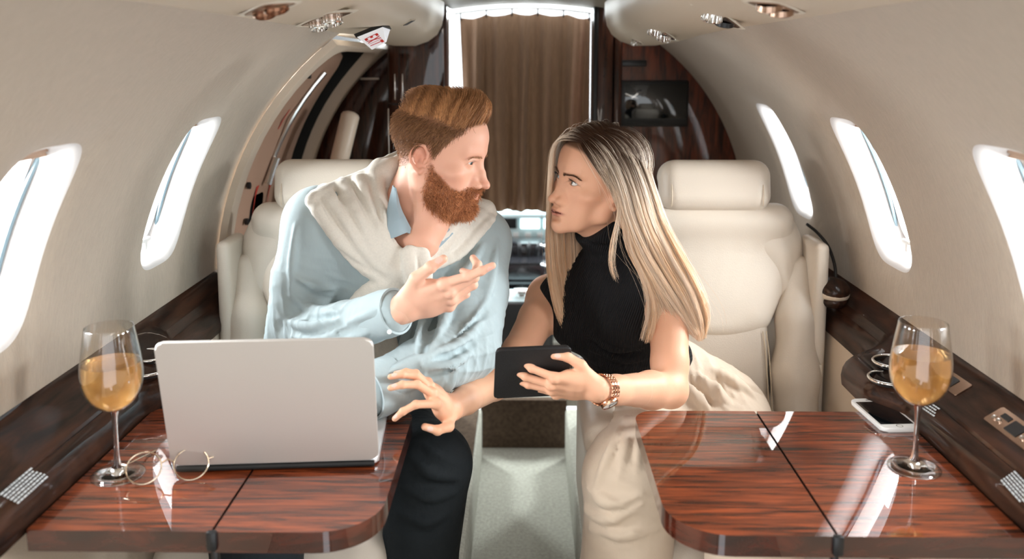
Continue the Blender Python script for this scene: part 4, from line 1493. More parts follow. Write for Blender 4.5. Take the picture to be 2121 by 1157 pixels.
browP, browC = brow_strands(90, 21, [(0.011, 0.093, 0.0095), (0.024, 0.091, 0.0120), (0.036, 0.083, 0.0125), (0.046, 0.072, 0.0085)], 0.0009, (0.34, 0.16, 0.075), (0.56, 0.30, 0.15), 0.006)
browP = snap(browP, V)


def man_parent(o):
    o.parent = man; o.matrix_parent_inverse = Matrix.Translation(-Vector(MAN_O)); return o


def cat_strands(name, m, lists, parent):
    k = max(p.shape[1] for p, _, _ in lists); PP, CC, RR = [], [], []
    for p, c, r in lists:
        if p.shape[1] != k:
            p = cubic(np.transpose(p, (1, 0, 2)), k).transpose(1, 0, 2); c = cubic(np.transpose(c, (1, 0, 2)), k).transpose(1, 0, 2)
        PP.append(p); CC.append(c); RR.append(np.broadcast_to(np.asarray(r)[None] if np.ndim(r) else np.full((1, k), r), (len(p), k)) * np.linspace(1.0, 0.45, k)[None])
    return strand_mesh(name, np.vstack(PP), np.vstack(RR), np.clip(np.vstack(CC), 0.004, 1), m, parent)


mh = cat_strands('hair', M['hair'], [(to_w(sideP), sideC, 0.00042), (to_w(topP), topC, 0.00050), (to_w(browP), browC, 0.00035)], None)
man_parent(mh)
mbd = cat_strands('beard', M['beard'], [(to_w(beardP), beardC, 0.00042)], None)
man_parent(mbd)
M['iris_blue'] = mat('blue_grey_iris', (0.06, 0.075, 0.08), 0.15, coat=1.0)
for s in (-1, 1): man_parent(eyeball(None, mH, mo, s, (0.10, 1, -0.10), M['iris_blue'], MSC))
man_head = (to_w(mHV), mHQ, man_C)
# ---------------------------------------------------------------- bearded man: body and clothes
def march(S, px, py, d0=1.15, d1=2.5, n=680):
    ds = np.linspace(d0, d1, n); P = (CW + ray(px, py) * ds[:, None]).astype(np.float32)
    D = S.ev(P, 0.08)
    k = np.nonzero(D < 0)[0]
    if len(k) and k[0] > 0:
        i = k[0]; t = D[i - 1] / (D[i - 1] - D[i]); d = ds[i - 1] + (ds[i] - ds[i - 1]) * t
    else:
        d = ds[int(np.argmin(D))]
    return CW + ray(px, py) * d


def on(S, pts, off=0.0):
    """pixels to points on a sculpted surface, lifted towards the viewer by off"""
    out = []
    for p in pts:
        w = march(S, p[0], p[1]); out.append(w - nv(ray(p[0], p[1])) * (off + (p[2] if len(p) > 2 else 0)))
    return np.array(out)


def folds(S, base, specs, k=0.010):
    for pts, r, depth, op in specs:
        r = r * 1.1; depth = depth * (0.45 if op == 'u' else 0.7)
        w = cubic(on(base, pts), 4 * len(pts)); vd = nv(ray(*pts[0][:2]))
        n = len(w); rr = [r * (0.35 + 0.65 * math.sin(math.pi * (i + 0.5) / n)) for i in range(n)]
        sgn = 1 if op == 'u' else -1
        S.chain([p + vd * (depth * sgn) for p in w], rr, k, op, kk=0.002 if op == 'u' else 0.002)


pel, wai, che = at(700, 872, 1.97), at(752, 745, 1.92), at(828, 590, 1.83)
shR, shL = at(660, 462, 1.74), at(990, 498, 1.86)
elR, wrR = at(608, 704, 1.71), at(831, 642, 1.53)
elL, wrL = at(968, 722, 1.67), at(768, 812, 1.50)
kneeL, ankL = at(893, 962, 1.66), np.array([-0.235, 1.50, 0.09])
hipL, hipR = pel + np.array([0.09, 0, -0.01]), pel + np.array([-0.09, 0.0, -0.01])
kneeR, ankR = np.array([-0.46, 1.40, 0.50]), np.array([-0.46, 1.42, 0.09])
axis = nv(shL - shR); spine = nv(NB - pel); tn = nv(np.cross(axis, spine)); tn = tn if tn[1] < 0 else -tn

# body under the clothes
Bd = SDF()
Bd.chain([pel, wai, che, lerp(che, NB, 0.6)], [0.135, 0.125, 0.140, 0.10], 0.03, flat=(tn, 0.66), kk=0.05)
Bd.cap(shR, shL, 0.050, 0.050, 0.05); Bd.cap(NB, lerp(che, NB, 0.5), 0.055, 0.07, 0.04)
for a, b, c in ((shR, elR, wrR), (shL, elL, wrL)):
    Bd.chain([a, lerp(a, b, 0.5), b], [0.048, 0.044, 0.038], 0.03, kk=0.01); Bd.chain([b, lerp(b, c, 0.35), c], [0.038, 0.039, 0.027], 0.012, kk=0.01)
for a, b, c in ((hipL, kneeL, ankL), (hipR, kneeR, ankR)):
    Bd.chain([a, b], [0.080, 0.055], 0.04); Bd.chain([b, lerp(b, c, 0.35), c], [0.052, 0.052, 0.036], 0.02, kk=0.01)
    Bd.chain([c, c + np.array([0.0, -0.13, -0.045])], [0.038, 0.030], 0.03)
bodyV, bodyQ = Bd.mesh(0.009)

# hands
h1 = SDF()
Yh = at(925, 611, 1.525) - wrR; Zh = np.array([0.05, -0.86, -0.50]); Xh = np.cross(nv(Yh), nv(Zh)); Xh = Xh if Xh[2] > 0 else -Xh
poseR = {'index': (2, -6, 10, 6), 'middle': (3, 14, 58, 34), 'ring': (3, 18, 74, 40), 'pinky': (2, 22, 74, 38)}
nR = hand(h1, wrR, Xh, Yh, Zh, poseR, [(0.055, 0.050, -0.006), (0.066, 0.082, -0.010), (0.070, 0.108, -0.016)], 0.97)
h1.chain([lerp(elR, wrR, 0.45), lerp(elR, wrR, 0.8), wrR + nv(Yh) * 0.004], [0.037, 0.031, 0.0265], 0.016, kk=0.01, flat=(Zh, 0.86))
hRV, hRQ = h1.mesh(0.0019)
h2 = SDF()
Yl = at(560, 872, 1.42) - wrL; Xl = np.array([0.35, -0.9, 0.25]); Zl = np.array([0.1, -0.25, 1.0])
relaxed = {'index': (5, 18, 25, 15), 'middle': (1, 22, 28, 16), 'ring': (-3, 25, 30, 18), 'pinky': (-8, 28, 32, 18)}
nL = hand(h2, wrL, Xl, Yl, Zl, relaxed, [(0.050, 0.045, -0.012), (0.060, 0.075, -0.020), (0.062, 0.100, -0.026)], 0.97)
h2.chain([lerp(elL, wrL, 0.55), wrL], [0.034, 0.027], 0.016, flat=(Zl, 0.86))
hLV, hLQ = h2.mesh(0.0028)
hl = smooth_vq(hRV, hRQ, 1, 0.4)


def skin_plain(V, nails, col=(0.75, 0.43, 0.31)):
    C = np.tile(np.array(col), (len(V), 1))
    return nail_tint(V, C, nails, np.array([0.80, 0.50, 0.42]))


CR = skin_plain(hl, nR)
kn = sum(np.exp(-((hl - c) ** 2).sum(1) / 0.009 ** 2) for c, _, _, _ in nR)      # warmer fingertips
CR = CR + (np.array([0.70, 0.30, 0.22]) - CR) * (0.30 * kn.clip(0, 1))[:, None]
parts = [(man_head[0], man_head[1]), (bodyV, bodyQ), (hl, hRQ), (hLV, hLQ)]
V, Q = join_vq(parts)
C = np.vstack([man_head[2], skin_plain(bodyV, []), CR, skin_plain(hLV, nL)])
me = np_mesh('body', V, Q); set_col(me, 'tint', C); man_parent(link_mesh('body', me, M['skin']))

# shirt
M['shirt'] = mat('blue_shirt', (0.385, 0.465, 0.485), 0.75, spec=0.2, sheen=0.15, bump=(26, 0.0030, (1, 1, 0.5)))
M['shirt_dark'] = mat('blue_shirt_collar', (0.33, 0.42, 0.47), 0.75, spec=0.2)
Sh = SDF()
Sh.chain([pel + np.array([-0.02, 0, 0.02]), wai, che], [0.190, 0.170, 0.178], 0.03, flat=(tn, 0.66), kk=0.06)
Sh.cap(lerp(shR, che, 0.25), lerp(shL, che, 0.25), 0.085, 0.080, 0.06)
Sh.cap(shR, shL, 0.058, 0.058, 0.04)
Sh.cap(lerp(NB, shR, 0.25), shR, 0.050, 0.060, 0.03); Sh.cap(lerp(NB, shL, 0.25), shL, 0.050, 0.056, 0.03)
torS = SDF(); torS.p = list(Sh.p)
Sh.chain([shR, lerp(shR, elR, 0.5) + np.array([-0.006, 0, 0]), elR], [0.068, 0.064, 0.058], 0.030, kk=0.01)
Sh.chain([elR, lerp(elR, wrR, 0.5) - np.array([0, 0, 0.006]), lerp(elR, wrR, 0.90)], [0.056, 0.050, 0.041], 0.004, kk=0.01)
Sh.chain([shL, lerp(shL, elL, 0.5) + np.array([0.004, 0, 0]), elL], [0.066, 0.068, 0.064], 0.030, kk=0.01)
Sh.chain([elL, lerp(elL, wrL, 0.5), lerp(elL, wrL, 0.92)], [0.064, 0.056, 0.046], 0.004, kk=0.01)
base = SDF(); base.p = list(Sh.p)
NL, DN = 'u', 's'
folds(Sh, base, [
    # right upper arm and elbow
    ([(612, 470), (606, 540), (602, 610)], 0.010, 0.004, NL),
    ([(598, 560), (640, 590), (690, 600)], 0.009, 0.003, NL),
    ([(600, 612), (640, 640), (700, 648)], 0.011, 0.003, NL), ([(596, 668), (640, 676), (700, 664)], 0.012, 0.003, NL),
    ([(600, 640), (645, 660), (700, 656)], 0.008, 0.005, DN), ([(604, 700), (660, 706), (720, 680)], 0.010, 0.003, NL),
    ([(620, 724), (690, 712), (760, 690)], 0.010, 0.003, NL), ([(616, 590), (650, 616), (694, 622)], 0.007, 0.005, DN),
    ([(720, 668), (762, 652), (800, 640)], 0.007, 0.003, NL), ([(700, 690), (750, 676), (800, 664)], 0.006, 0.005, DN),
    # chest under the sweater, right side
    # left side panel and sleeve
    ([(915, 575), (890, 640), (862, 710)], 0.013, 0.004, NL), ([(934, 560), (910, 640), (880, 700), (868, 745)], 0.012, 0.006, DN),
    ([(955, 560), (934, 630), (905, 700)], 0.012, 0.004, NL), ([(1000, 505), (970, 560), (945, 600)], 0.010, 0.004, NL),
    ([(985, 500), (955, 552)], 0.008, 0.005, DN), ([(1030, 500), (1018, 580), (1000, 640)], 0.009, 0.004, NL),
    ([(1020, 596), (985, 660), (945, 700)], 0.009, 0.003, NL), ([(1008, 640), (970, 690), (925, 716)], 0.009, 0.005, DN),
    ([(996, 668), (955, 712), (900, 730)], 0.011, 0.003, NL), ([(985, 706), (940, 738), (885, 742)], 0.009, 0.005, DN),
    ([(975, 730), (930, 760), (872, 760)], 0.011, 0.003, NL), ([(955, 752), (900, 778), (850, 776)], 0.007, 0.004, DN),
    ([(900, 735), (850, 752), (800, 776)], 0.010, 0.003, NL), ([(880, 780), (850, 800), (810, 806)], 0.008, 0.003, NL),
    ([(940, 770), (928, 800), (905, 822)], 0.010, 0.003, NL),
    ([(850, 650), (840, 700), (815, 750)], 0.006, 0.004, DN),
], 0.006)
# neck opening
Sh.chain([at(850, 452, 1.74), at(862, 486, 1.67), at(865, 499, 1.61)], [0.064, 0.032, 0.010], 0.008, 's', kk=0.004)
V, Q = Sh.mesh(0.0036); V = smooth_vq(V, Q, 1, 0.5)


def crumple(V, Q, spots, amp, seed, wl=0.05):
    """pressed creases in cloth round the given spots (point, radius, strength, axis the creases run across)"""
    g = np.random.default_rng(seed); N_ = vnormals(V, Q); out = np.zeros(len(V))
    for c, r, k, axd in spots:
        m = np.linalg.norm(V - c, axis=1) < r * 2.4; P = V[m] - c
        w = k * np.exp(-(P ** 2).sum(1) / r ** 2); h = np.zeros(len(P))
        for _ in range(5):
            d = nv(nv(axd) + g.normal(size=3) * 0.35); f = 2 * math.pi / (wl * g.uniform(0.7, 1.6)); q = g.normal(size=3) * 14
            s = np.sin(P @ d * f + g.uniform(0, 6.28) + 1.6 * np.sin(P @ q + g.uniform(0, 6.28)))
            h += (1 - np.abs(s)) ** 2.2 * (0.5 + 0.5 * np.sin(P @ (g.normal(size=3) * 18) + g.uniform(0, 6.28)))
        out[m] += w * (h / 2.2 - 0.35)
    return V + N_ * (out * amp)[:, None]


fa, ua = nv(wrR - elR), nv(elR - shR); fl_, ul_ = nv(wrL - elL), nv(elL - shL)
V = crumple(V, Q, [(elR + np.array([0.03, -0.03, 0.02]), 0.085, 1.0, fa), (lerp(elR, wrR, 0.55), 0.07, 0.6, fa), (lerp(shR, elR, 0.55), 0.08, 0.6, ua), (elL + np.array([0.02, -0.03, 0.0]), 0.085, 1.0, fl_),
                   (lerp(elL, wrL, 0.5), 0.07, 0.7, fl_), (lerp(shL, elL, 0.6), 0.08, 0.5, ul_), (lerp(wai, che, 0.4), 0.12, 0.45, (0.8, 0, 0.5)), (wai, 0.12, 0.6, (0.6, 0, 0.7))], 0.0085, 4)
V = smooth_vq(V, Q, 1, 0.3)
shirt = man_parent(link_mesh('shirt', np_mesh('shirt', V, Q), M['shirt']))


def strip(name, rows, m, parent, th=0.003):
    """cloth strip: rows of points, given thickness"""
    A = np.asarray(rows, float); n, k, _ = A.shape
    du = np.gradient(A, axis=0); dv = np.gradient(A, axis=1); N_ = np.cross(du, dv); N_ /= np.linalg.norm(N_, axis=2, keepdims=True) + 1e-9
    mb = MB()
    f = [[tuple(p) for p in r] for r in A + N_ * th / 2]; b = [[tuple(p) for p in r] for r in A - N_ * th / 2]
    rings = [f[i] + b[i][::-1] for i in range(n)]
    mb.loft(rings, closed=True, cap=True)
    o = mb.build(name, m, None, smooth=50)
    return parent(o)


def rib(S, path, off, n=14): return cubic(on(S, path, off), n)


# collar leaves and stand
neckS = SDF(); neckS.p = list(torS.p)
neckS.chain([to_w(np.array([[0, -0.022, -0.045]]))[0], NB], [0.056, 0.060], 0.02)
strip('collar', [rib(neckS, [(814, 384), (804, 425), (798, 470), (800, 497)], 0.022), rib(neckS, [(816, 388), (813, 428), (813, 466), (818, 492)], 0.030), rib(neckS, [(818, 390), (822, 430), (830, 462), (842, 482)], 0.031), rib(neckS, [(819, 392), (828, 428), (842, 458), (858, 488)], 0.020)], M['shirt_dark'], man_parent)
strip('collar', [rib(neckS, [(864, 505), (886, 490), (918, 466)], 0.016), rib(neckS, [(874, 517), (900, 500), (930, 474)], 0.026), rib(neckS, [(885, 528), (910, 512), (938, 484)], 0.024)], M['shirt_dark'], man_parent)
strip('placket', [rib(torS, [(852, 510), (846, 560), (842, 640), (822, 720)], 0.004), rib(torS, [(872, 516), (868, 570), (862, 640), (842, 720)], 0.006)], M['shirt'], man_parent, 0.004)
# cuff of the gesturing arm
ax_ = nv(wrR - elR); u_ = nv(np.cross(ax_, [0, 0, 1])); v_ = np.cross(ax_, u_)


def cuff(c, a, r0, r1, ln, th, m):
    u = nv(np.cross(a, [0, 0, 1])); v = np.cross(a, u); mb = MB(); rings = []
    for t, r in ((0.0, r0), (0.5, r0 * 1.03), (1.0, r1), (1.0, r1 - th), (0.5, r0 - th), (0.0, r0 - th)):
        rings.append([tuple(c + a * ln * t + (u * math.cos(q) + v * math.sin(q) * 1.05) * r) for q in np.linspace(0, 2 * math.pi, 29)[:-1]])
    mb.loft(rings); return man_parent(mb.build('cuff', m, None, smooth=50))


cuff(lerp(elR, wrR, 0.76), ax_, 0.041, 0.040, 0.062, 0.004, M['shirt'])
cuff(lerp(elL, wrL, 0.80), nv(wrL - elL), 0.047, 0.046, 0.055, 0.004, M['shirt'])
bt = MB(); p = on(base, [(806, 688)], 0.008)[0]; bt.lathe([(0, 0), (0.004, 0), (0.0042, 0.0012), (0, 0.0016)], tuple(p), 12, Matrix([list(r) for r in frame_from(-ray(806, 688))]))
man_parent(bt.build('button', M['white'], None))

# sweater tied round the shoulders
M['sweater'] = mat('grey_sweater', (0.72, 0.675, 0.60), 0.9, spec=0.12, sheen=0.3, bump=(700, 0.0005, (1, 1, 1)), vary=(260, 0.04))
Sw = SDF()
def ch(pts, r, off=0.004, k=0.013, back=None):
    w = on(torS, pts, off)
    if back is not None: w = np.vstack([w[:1] + np.asarray(back), w]); r = [r[0]] + list(r)
    Sw.chain(cubic(w, 14), list(np.interp(np.linspace(0, 1, 14), np.linspace(0, 1, len(r)), r)), k, kk=0.003, flat=((0.15, -1, 0.35), 0.78))


BK = (0.004, 0.12, -0.03)
ch([(646, 414), (678, 460), (720, 516), (768, 562), (818, 584)], [0.014, 0.017, 0.017, 0.016, 0.015], back=BK)
ch([(672, 398), (706, 446), (748, 504), (788, 548), (826, 573)], [0.017, 0.020, 0.019, 0.017, 0.015], 0.007, back=BK)
ch([(708, 384), (736, 434), (764, 490), (796, 534), (834, 560)], [0.018, 0.020, 0.019, 0.016, 0.014], 0.010, back=BK)
ch([(746, 372), (762, 424), (778, 480), (806, 524), (840, 549)], [0.019, 0.019, 0.017, 0.015, 0.013], 0.013, back=BK)
ch([(780, 356), (782, 410), (788, 466), (812, 512), (846, 540)], [0.018, 0.017, 0.014, 0.012, 0.011], 0.018, back=(0.04, 0.09, 0.02))
ch([(808, 346), (796, 392), (790, 440), (794, 468)], [0.015, 0.013, 0.010, 0.008], 0.022, back=(0.05, 0.07, 0.02))
ch([(1018, 446), (986, 484), (948, 524), (900, 547)], [0.012, 0.014, 0.014, 0.013], back=(-0.02, 0.11, 0))
ch([(1000, 436), (964, 472), (926, 510), (886, 536)], [0.014, 0.015, 0.014, 0.012], 0.010, back=(-0.02, 0.11, 0))
ch([(978, 432), (946, 460), (914, 494), (884, 522)], [0.012, 0.012, 0.011, 0.010], 0.016, back=(-0.02, 0.11, 0))
ch([(652, 414), (682, 396), (714, 382), (750, 369), (784, 356)], [0.015] * 5, 0.004, 0.016)
ch([(672, 440), (704, 424), (734, 410), (758, 402), (786, 394)], [0.014] * 5, 0.002, 0.016)
ch([(650, 416), (684, 400), (716, 386), (752, 372), (786, 356)], [0.020] * 5, -0.03, 0.02)
# round the back of the neck
bk_ = NB + np.array([0.0, 0.075, 0.035])
Sw.chain(cubic([on(torS, [(790, 356)], 0.012)[0], bk_ + np.array([-0.05, 0, 0.01]), bk_ + np.array([0.05, 0.01, 0]), on(torS, [(1004, 436)], 0.01)[0]], 14), [0.024] * 14, 0.02, kk=0.005)
# knot and hanging sleeve
ch([(826, 560), (850, 556), (884, 548)], [0.018, 0.024, 0.016], 0.014)
ch([(848, 522), (852, 552), (858, 590)], [0.014, 0.018, 0.016], 0.034)
ch([(874, 522), (878, 552), (880, 584)], [0.013, 0.016, 0.014], 0.034)
ch([(838, 574), (806, 604), (772, 640), (758, 690), (776, 740), (784, 800)], [0.016, 0.018, 0.022, 0.024, 0.022, 0.020], 0.006)
ch([(832, 570), (786, 590), (744, 624), (726, 670), (748, 730)], [0.014, 0.017, 0.018, 0.018, 0.016], 0.006)
ch([(850, 590), (820, 640), (800, 690), (812, 740), (818, 790)], [0.013, 0.017, 0.020, 0.018, 0.016], 0.006)
swb = SDF(); swb.p = list(Sw.p)
folds(Sw, swb, [([(690, 392), (716, 430), (752, 492)], 0.006, 0.003, DN), ([(726, 372), (752, 424), (778, 480)], 0.006, 0.003, DN), ([(764, 366), (778, 420), (793, 470)], 0.006, 0.003, DN),
                ([(655, 402), (690, 452), (730, 508)], 0.006, 0.003, DN), ([(700, 520), (750, 556), (806, 574)], 0.005, 0.003, DN), ([(990, 452), (950, 490), (905, 530)], 0.005, 0.003, DN),
                ([(1010, 446), (972, 484), (930, 520)], 0.005, 0.003, DN), ([(864, 526), (868, 556), (872, 584)], 0.004, 0.003, DN)], 0.006)
V, Q = Sw.mesh(0.0036); V = smooth_vq(V, Q, 1, 0.5)
man_parent(link_mesh('sweater', np_mesh('sweater', V, Q), M['sweater']))

# trousers, socks and shoes
M['trouser_black'] = mat('black_trousers', (0.010, 0.013, 0.015), 0.8, spec=0.2, bump=(30, 0.004))
Tr = SDF()
Tr.ell(pel + np.array([0, 0, -0.015]), (0.180, 0.135, 0.105), 0)
for a, b, c in ((hipL, kneeL, ankL), (hipR, kneeR, ankR)):
    Tr.chain([a, lerp(a, b, 0.5), b], [0.098, 0.088, 0.076], 0.04, kk=0.01); Tr.chain([b, lerp(b, c, 0.4), lerp(b, c, 0.93)], [0.077, 0.074, 0.062], 0.015, kk=0.01)
tb = SDF(); tb.p = list(Tr.p)
folds(Tr, tb, [([(848, 940), (890, 980), (950, 990)], 0.010, 0.003, NL), ([(836, 1010), (890, 1030), (946, 1020)], 0.010, 0.003, NL), ([(840, 985), (890, 1006), (950, 1006)], 0.008, 0.005, DN),
               ([(826, 1060), (880, 1080), (936, 1060)], 0.010, 0.003, NL), ([(846, 1100), (890, 1110), (920, 1090)], 0.008, 0.005, DN), ([(860, 910), (900, 940), (950, 960)], 0.008, 0.003, NL)])
V, Q = Tr.mesh(0.0055); V = smooth_vq(V, Q, 1, 0.5)
man_parent(link_mesh('trousers', np_mesh('trousers', V, Q), M['trouser_black']))
for c in (ankL, ankR):
    F_ = SDF(); F_.chain([c + np.array([0, 0.03, -0.045]), c + np.array([0, -0.10, -0.052]), c + np.array([0, -0.17, -0.060])], [0.043, 0.040, 0.030], 0.01, kk=0.02); F_.plane(c + np.array([0, 0, -0.089]), (0, 0, -1)); F_.cap(c + np.array([0, 0.02, 0.0]), c + np.array([0, 0.02, -0.04]), 0.04, 0.04, 0.02)
    V, Q = F_.mesh(0.007); man_parent(link_mesh('shoe', np_mesh('shoe', V, Q), M['black']))
# ---------------------------------------------------------------- blonde woman
woman = thing('person', 'blonde woman in a black sleeveless turtleneck and beige trousers holding a tablet', 'person', (0.38, 1.88, 0.0))
WO = np.array(woman.location)


def wpar(o):
    o.parent = woman; o.matrix_parent_inverse = Matrix.Translation(-Vector(WO)); return o


wH = head_frame((-0.88, -0.47, 0), roll=R(8), pitch=R(4))
WSC = 0.955
wo = at(1236, 371, 1.85)
wloc = lambda w: wH.T @ (np.asarray(w) - wo) / WSC
wW = lambda P: (np.asarray(P) * WSC) @ wH.T + wo
wNB = at(1290, 528, 1.92)
S = head_sdf(False)
nb = wloc(wNB); a0 = np.array([0, -0.016, -0.05])
S.chain([a0, lerp(a0, nb, 0.5), nb], [0.050, 0.047, 0.052], 0.03, kk=0.02)
S.chain([(0, 0.040, -0.088), lerp(np.array([0, 0.02, -0.085]), nb, 0.5)], [0.022, 0.030], 0.03)
V, Q = S.mesh(0.00125); V = smooth_vq(V, Q, 1, 0.4)
wN = vnormals(V, Q); wV, wQ = V, Q


def woman_tint(V):
    C = np.tile(np.array([0.78, 0.43, 0.28]), (len(V), 1))
    A = np.stack([np.abs(V[:, 0]), V[:, 1], V[:, 2]], 1)
    red = np.array([0.62, 0.27, 0.18])
    for c, r, k in (((0.047, 0.06, -0.035), (0.022, 0.03, 0.018), 0.35), ((0.0, 0.110, -0.045), (0.012, 0.014, 0.012), 0.25), ((0.082, -0.006, -0.02), (0.02, 0.02, 0.03), 0.4)):
        w = blob(A, c, r)[:, None] * k; C = C + (red - C) * w
    lip = (np.exp(-(((A[:, 0] / 0.022) ** 4) + ((V[:, 2] + 0.0703 + 0.003 * (A[:, 0] / 0.022) ** 2) / 0.0031) ** 4)) + np.exp(-(((A[:, 0] / 0.021) ** 4) + ((V[:, 2] + 0.0780 - 0.004 * (A[:, 0] / 0.022) ** 2) / 0.0050) ** 4))) * (V[:, 1] > 0.078)
    C = C + (np.array([0.50, 0.17, 0.13]) - C) * lip.clip(0, 1)[:, None] * 0.8
    slit = np.exp(-(((A[:, 0] / 0.0215) ** 4) + ((V[:, 2] + 0.0734 - 0.0006 * (A[:, 0] / 0.02) ** 2) / 0.0016) ** 2)) * (V[:, 1] > 0.08)
    C = C + (np.array([0.10, 0.025, 0.02]) - C) * slit[:, None] * 0.9
    # eye lines
    up = np.exp(-(((A[:, 0] - 0.031) / 0.0150) ** 4 + ((V[:, 2] - 0.0046 + 26 * (A[:, 0] - 0.030) ** 2) / 0.0017) ** 2)) * (V[:, 1] > 0.068)
    lo = np.exp(-(((A[:, 0] - 0.033) / 0.0125) ** 4 + ((V[:, 2] + 0.0058 - 18 * (A[:, 0] - 0.030) ** 2) / 0.0010) ** 2)) * (V[:, 1] > 0.068)
    C = C + (np.array([0.07, 0.03, 0.02]) - C) * (0.9 * up + 0.45 * lo).clip(0, 1)[:, None]
    sh = blob(A, (0.031, 0.085, 0.010), (0.015, 0.02, 0.006))[:, None]; C = C + (np.array([0.46, 0.23, 0.15]) - C) * sh * 0.45
    line = np.interp(V[:, 1], [-0.12, -0.05, -0.02, 0.01, 0.04, 0.06, 0.09], [-0.04, -0.04, -0.01, 0.02, 0.045, 0.064, 0.076])
    hb = sstep(-0.006, 0.006, V[:, 2] - line); hb[blob(A, (0.084, -0.006, -0.02), (0.014, 0.018, 0.026)) > 0.35] = 0
    C = C + (np.array([0.13, 0.065, 0.035]) - C) * hb[:, None] * 0.95
    return C


wC = woman_tint(V)
M['iris_grey'] = mat('grey_iris', (0.055, 0.07, 0.062), 0.12, coat=1.0)
for s in (-1, 1): wpar(eyeball(None, wH, wo, s, (0.30, 1, 0.16), M['iris_grey'], WSC))
P, C = brow_strands(170, 31, [(0.010, 0.093, 0.0115), (0.024, 0.090, 0.0148), (0.038, 0.081, 0.0165), (0.050, 0.068, 0.0120)], 0.0009, (0.07, 0.03, 0.015), (0.16, 0.075, 0.04), 0.0075)
P = snap(P, V)
# lashes
g = np.random.default_rng(8); LP = []
for s in (-1, 1):
    for u in np.linspace(-1, 1, 34):
        x = 0.0305 + 0.0130 * u; z = 0.0047 * (1 - u * u) ** 0.6 - 0.0004; y = 0.0868 - 0.0028 * u * u - 0.002 * max(u, 0) - 0.0008
        d = np.array([s * (0.1 + 0.6 * u), 0.8, 0.55]); d /= np.linalg.norm(d); t = np.linspace(0, 1, 4)[:, None]
        LP.append(np.array([s * x, y, z]) + d * t * 0.0048 + np.array([0, 0, 0.0018]) * t * t)
LP = np.array(LP); LC = np.tile(np.array([0.012, 0.008, 0.006]), (len(LP), 4, 1))
wpar(cat_strands('eyebrows_and_lashes', M['hair'], [(wW(P), C, 0.00034), (wW(LP), LC, 0.00028)], None))

# ---- long hair: sheets of strands between guide locks (pixel x, pixel y, distance)
A_G = [
    [(1210, 300, 1.775), (1234, 336, 1.768), (1261, 380, 1.772), (1288, 432, 1.785), (1298, 505, 1.775), (1330, 575, 1.745), (1340, 640, 1.735), (1322, 706, 1.735)],
    [(1222, 294, 1.772), (1252, 332, 1.760), (1276, 388, 1.764), (1293, 450, 1.775), (1322, 522, 1.765), (1362, 592, 1.735), (1398, 650, 1.730), (1424, 692, 1.735)],
    [(1236, 288, 1.775), (1274, 328, 1.760), (1300, 393, 1.766), (1320, 460, 1.775), (1352, 530, 1.768), (1394, 600, 1.733), (1424, 650, 1.73), (1440, 698, 1.745)],
    [(1250, 281, 1.785), (1298, 324, 1.775), (1325, 393, 1.782), (1345, 460, 1.792), (1379, 530, 1.772), (1418, 600, 1.738), (1440, 655, 1.735), (1447, 702, 1.765)],
    [(1264, 275, 1.80), (1316, 322, 1.80), (1344, 393, 1.81), (1364, 457, 1.82), (1399, 527, 1.785), (1436, 597, 1.750), (1454, 655, 1.75), (1451, 700, 1.80)],
    [(1278, 268, 1.83), (1328, 322, 1.845), (1354, 393, 1.85), (1375, 457, 1.86), (1411, 527, 1.825), (1446, 597, 1.790), (1459, 652, 1.80), (1452, 694, 1.85)],
    [(1286, 265, 1.87), (1326, 322, 1.90), (1350, 393, 1.91), (1372, 457, 1.91), (1408, 527, 1.91), (1440, 597, 1.90), (1452, 650, 1.90), (1448, 690, 1.90)]]
B_G = [
    [(1208, 299, 1.780), (1172, 291, 1.790), (1147, 306, 1.825), (1141, 380, 1.855), (1135, 470, 1.875), (1136, 560, 1.880), (1150, 636, 1.875), (1168, 684, 1.875)],
    [(1216, 295, 1.782), (1180, 281, 1.800), (1151, 299, 1.845), (1146, 380, 1.875), (1146, 470, 1.890), (1152, 560, 1.890), (1166, 640, 1.88), (1182, 690, 1.88)],
    [(1228, 290, 1.788), (1196, 270, 1.82), (1168, 290, 1.89), (1164, 380, 1.93), (1168, 470, 1.91), (1172, 560, 1.90), (1182, 640, 1.89), (1193, 690, 1.89)],
    [(1246, 283, 1.80), (1218, 262, 1.84), (1192, 290, 1.93), (1188, 400, 1.95), (1190, 480, 1.93), (1190, 560, 1.915), (1196, 640, 1.90), (1202, 682, 1.90)],
    [(1266, 274, 1.82), (1246, 256, 1.87), (1220, 300, 1.96), (1212, 400, 1.965), (1212, 480, 1.95), (1210, 560, 1.93), (1208, 620, 1.915), (1206, 664, 1.91)],
    [(1284, 266, 1.86), (1276, 255, 1.90), (1258, 300, 1.98), (1240, 400, 1.97), (1226, 480, 1.96), (1218, 560, 1.94), (1212, 610, 1.93), (1210, 650, 1.92)]]


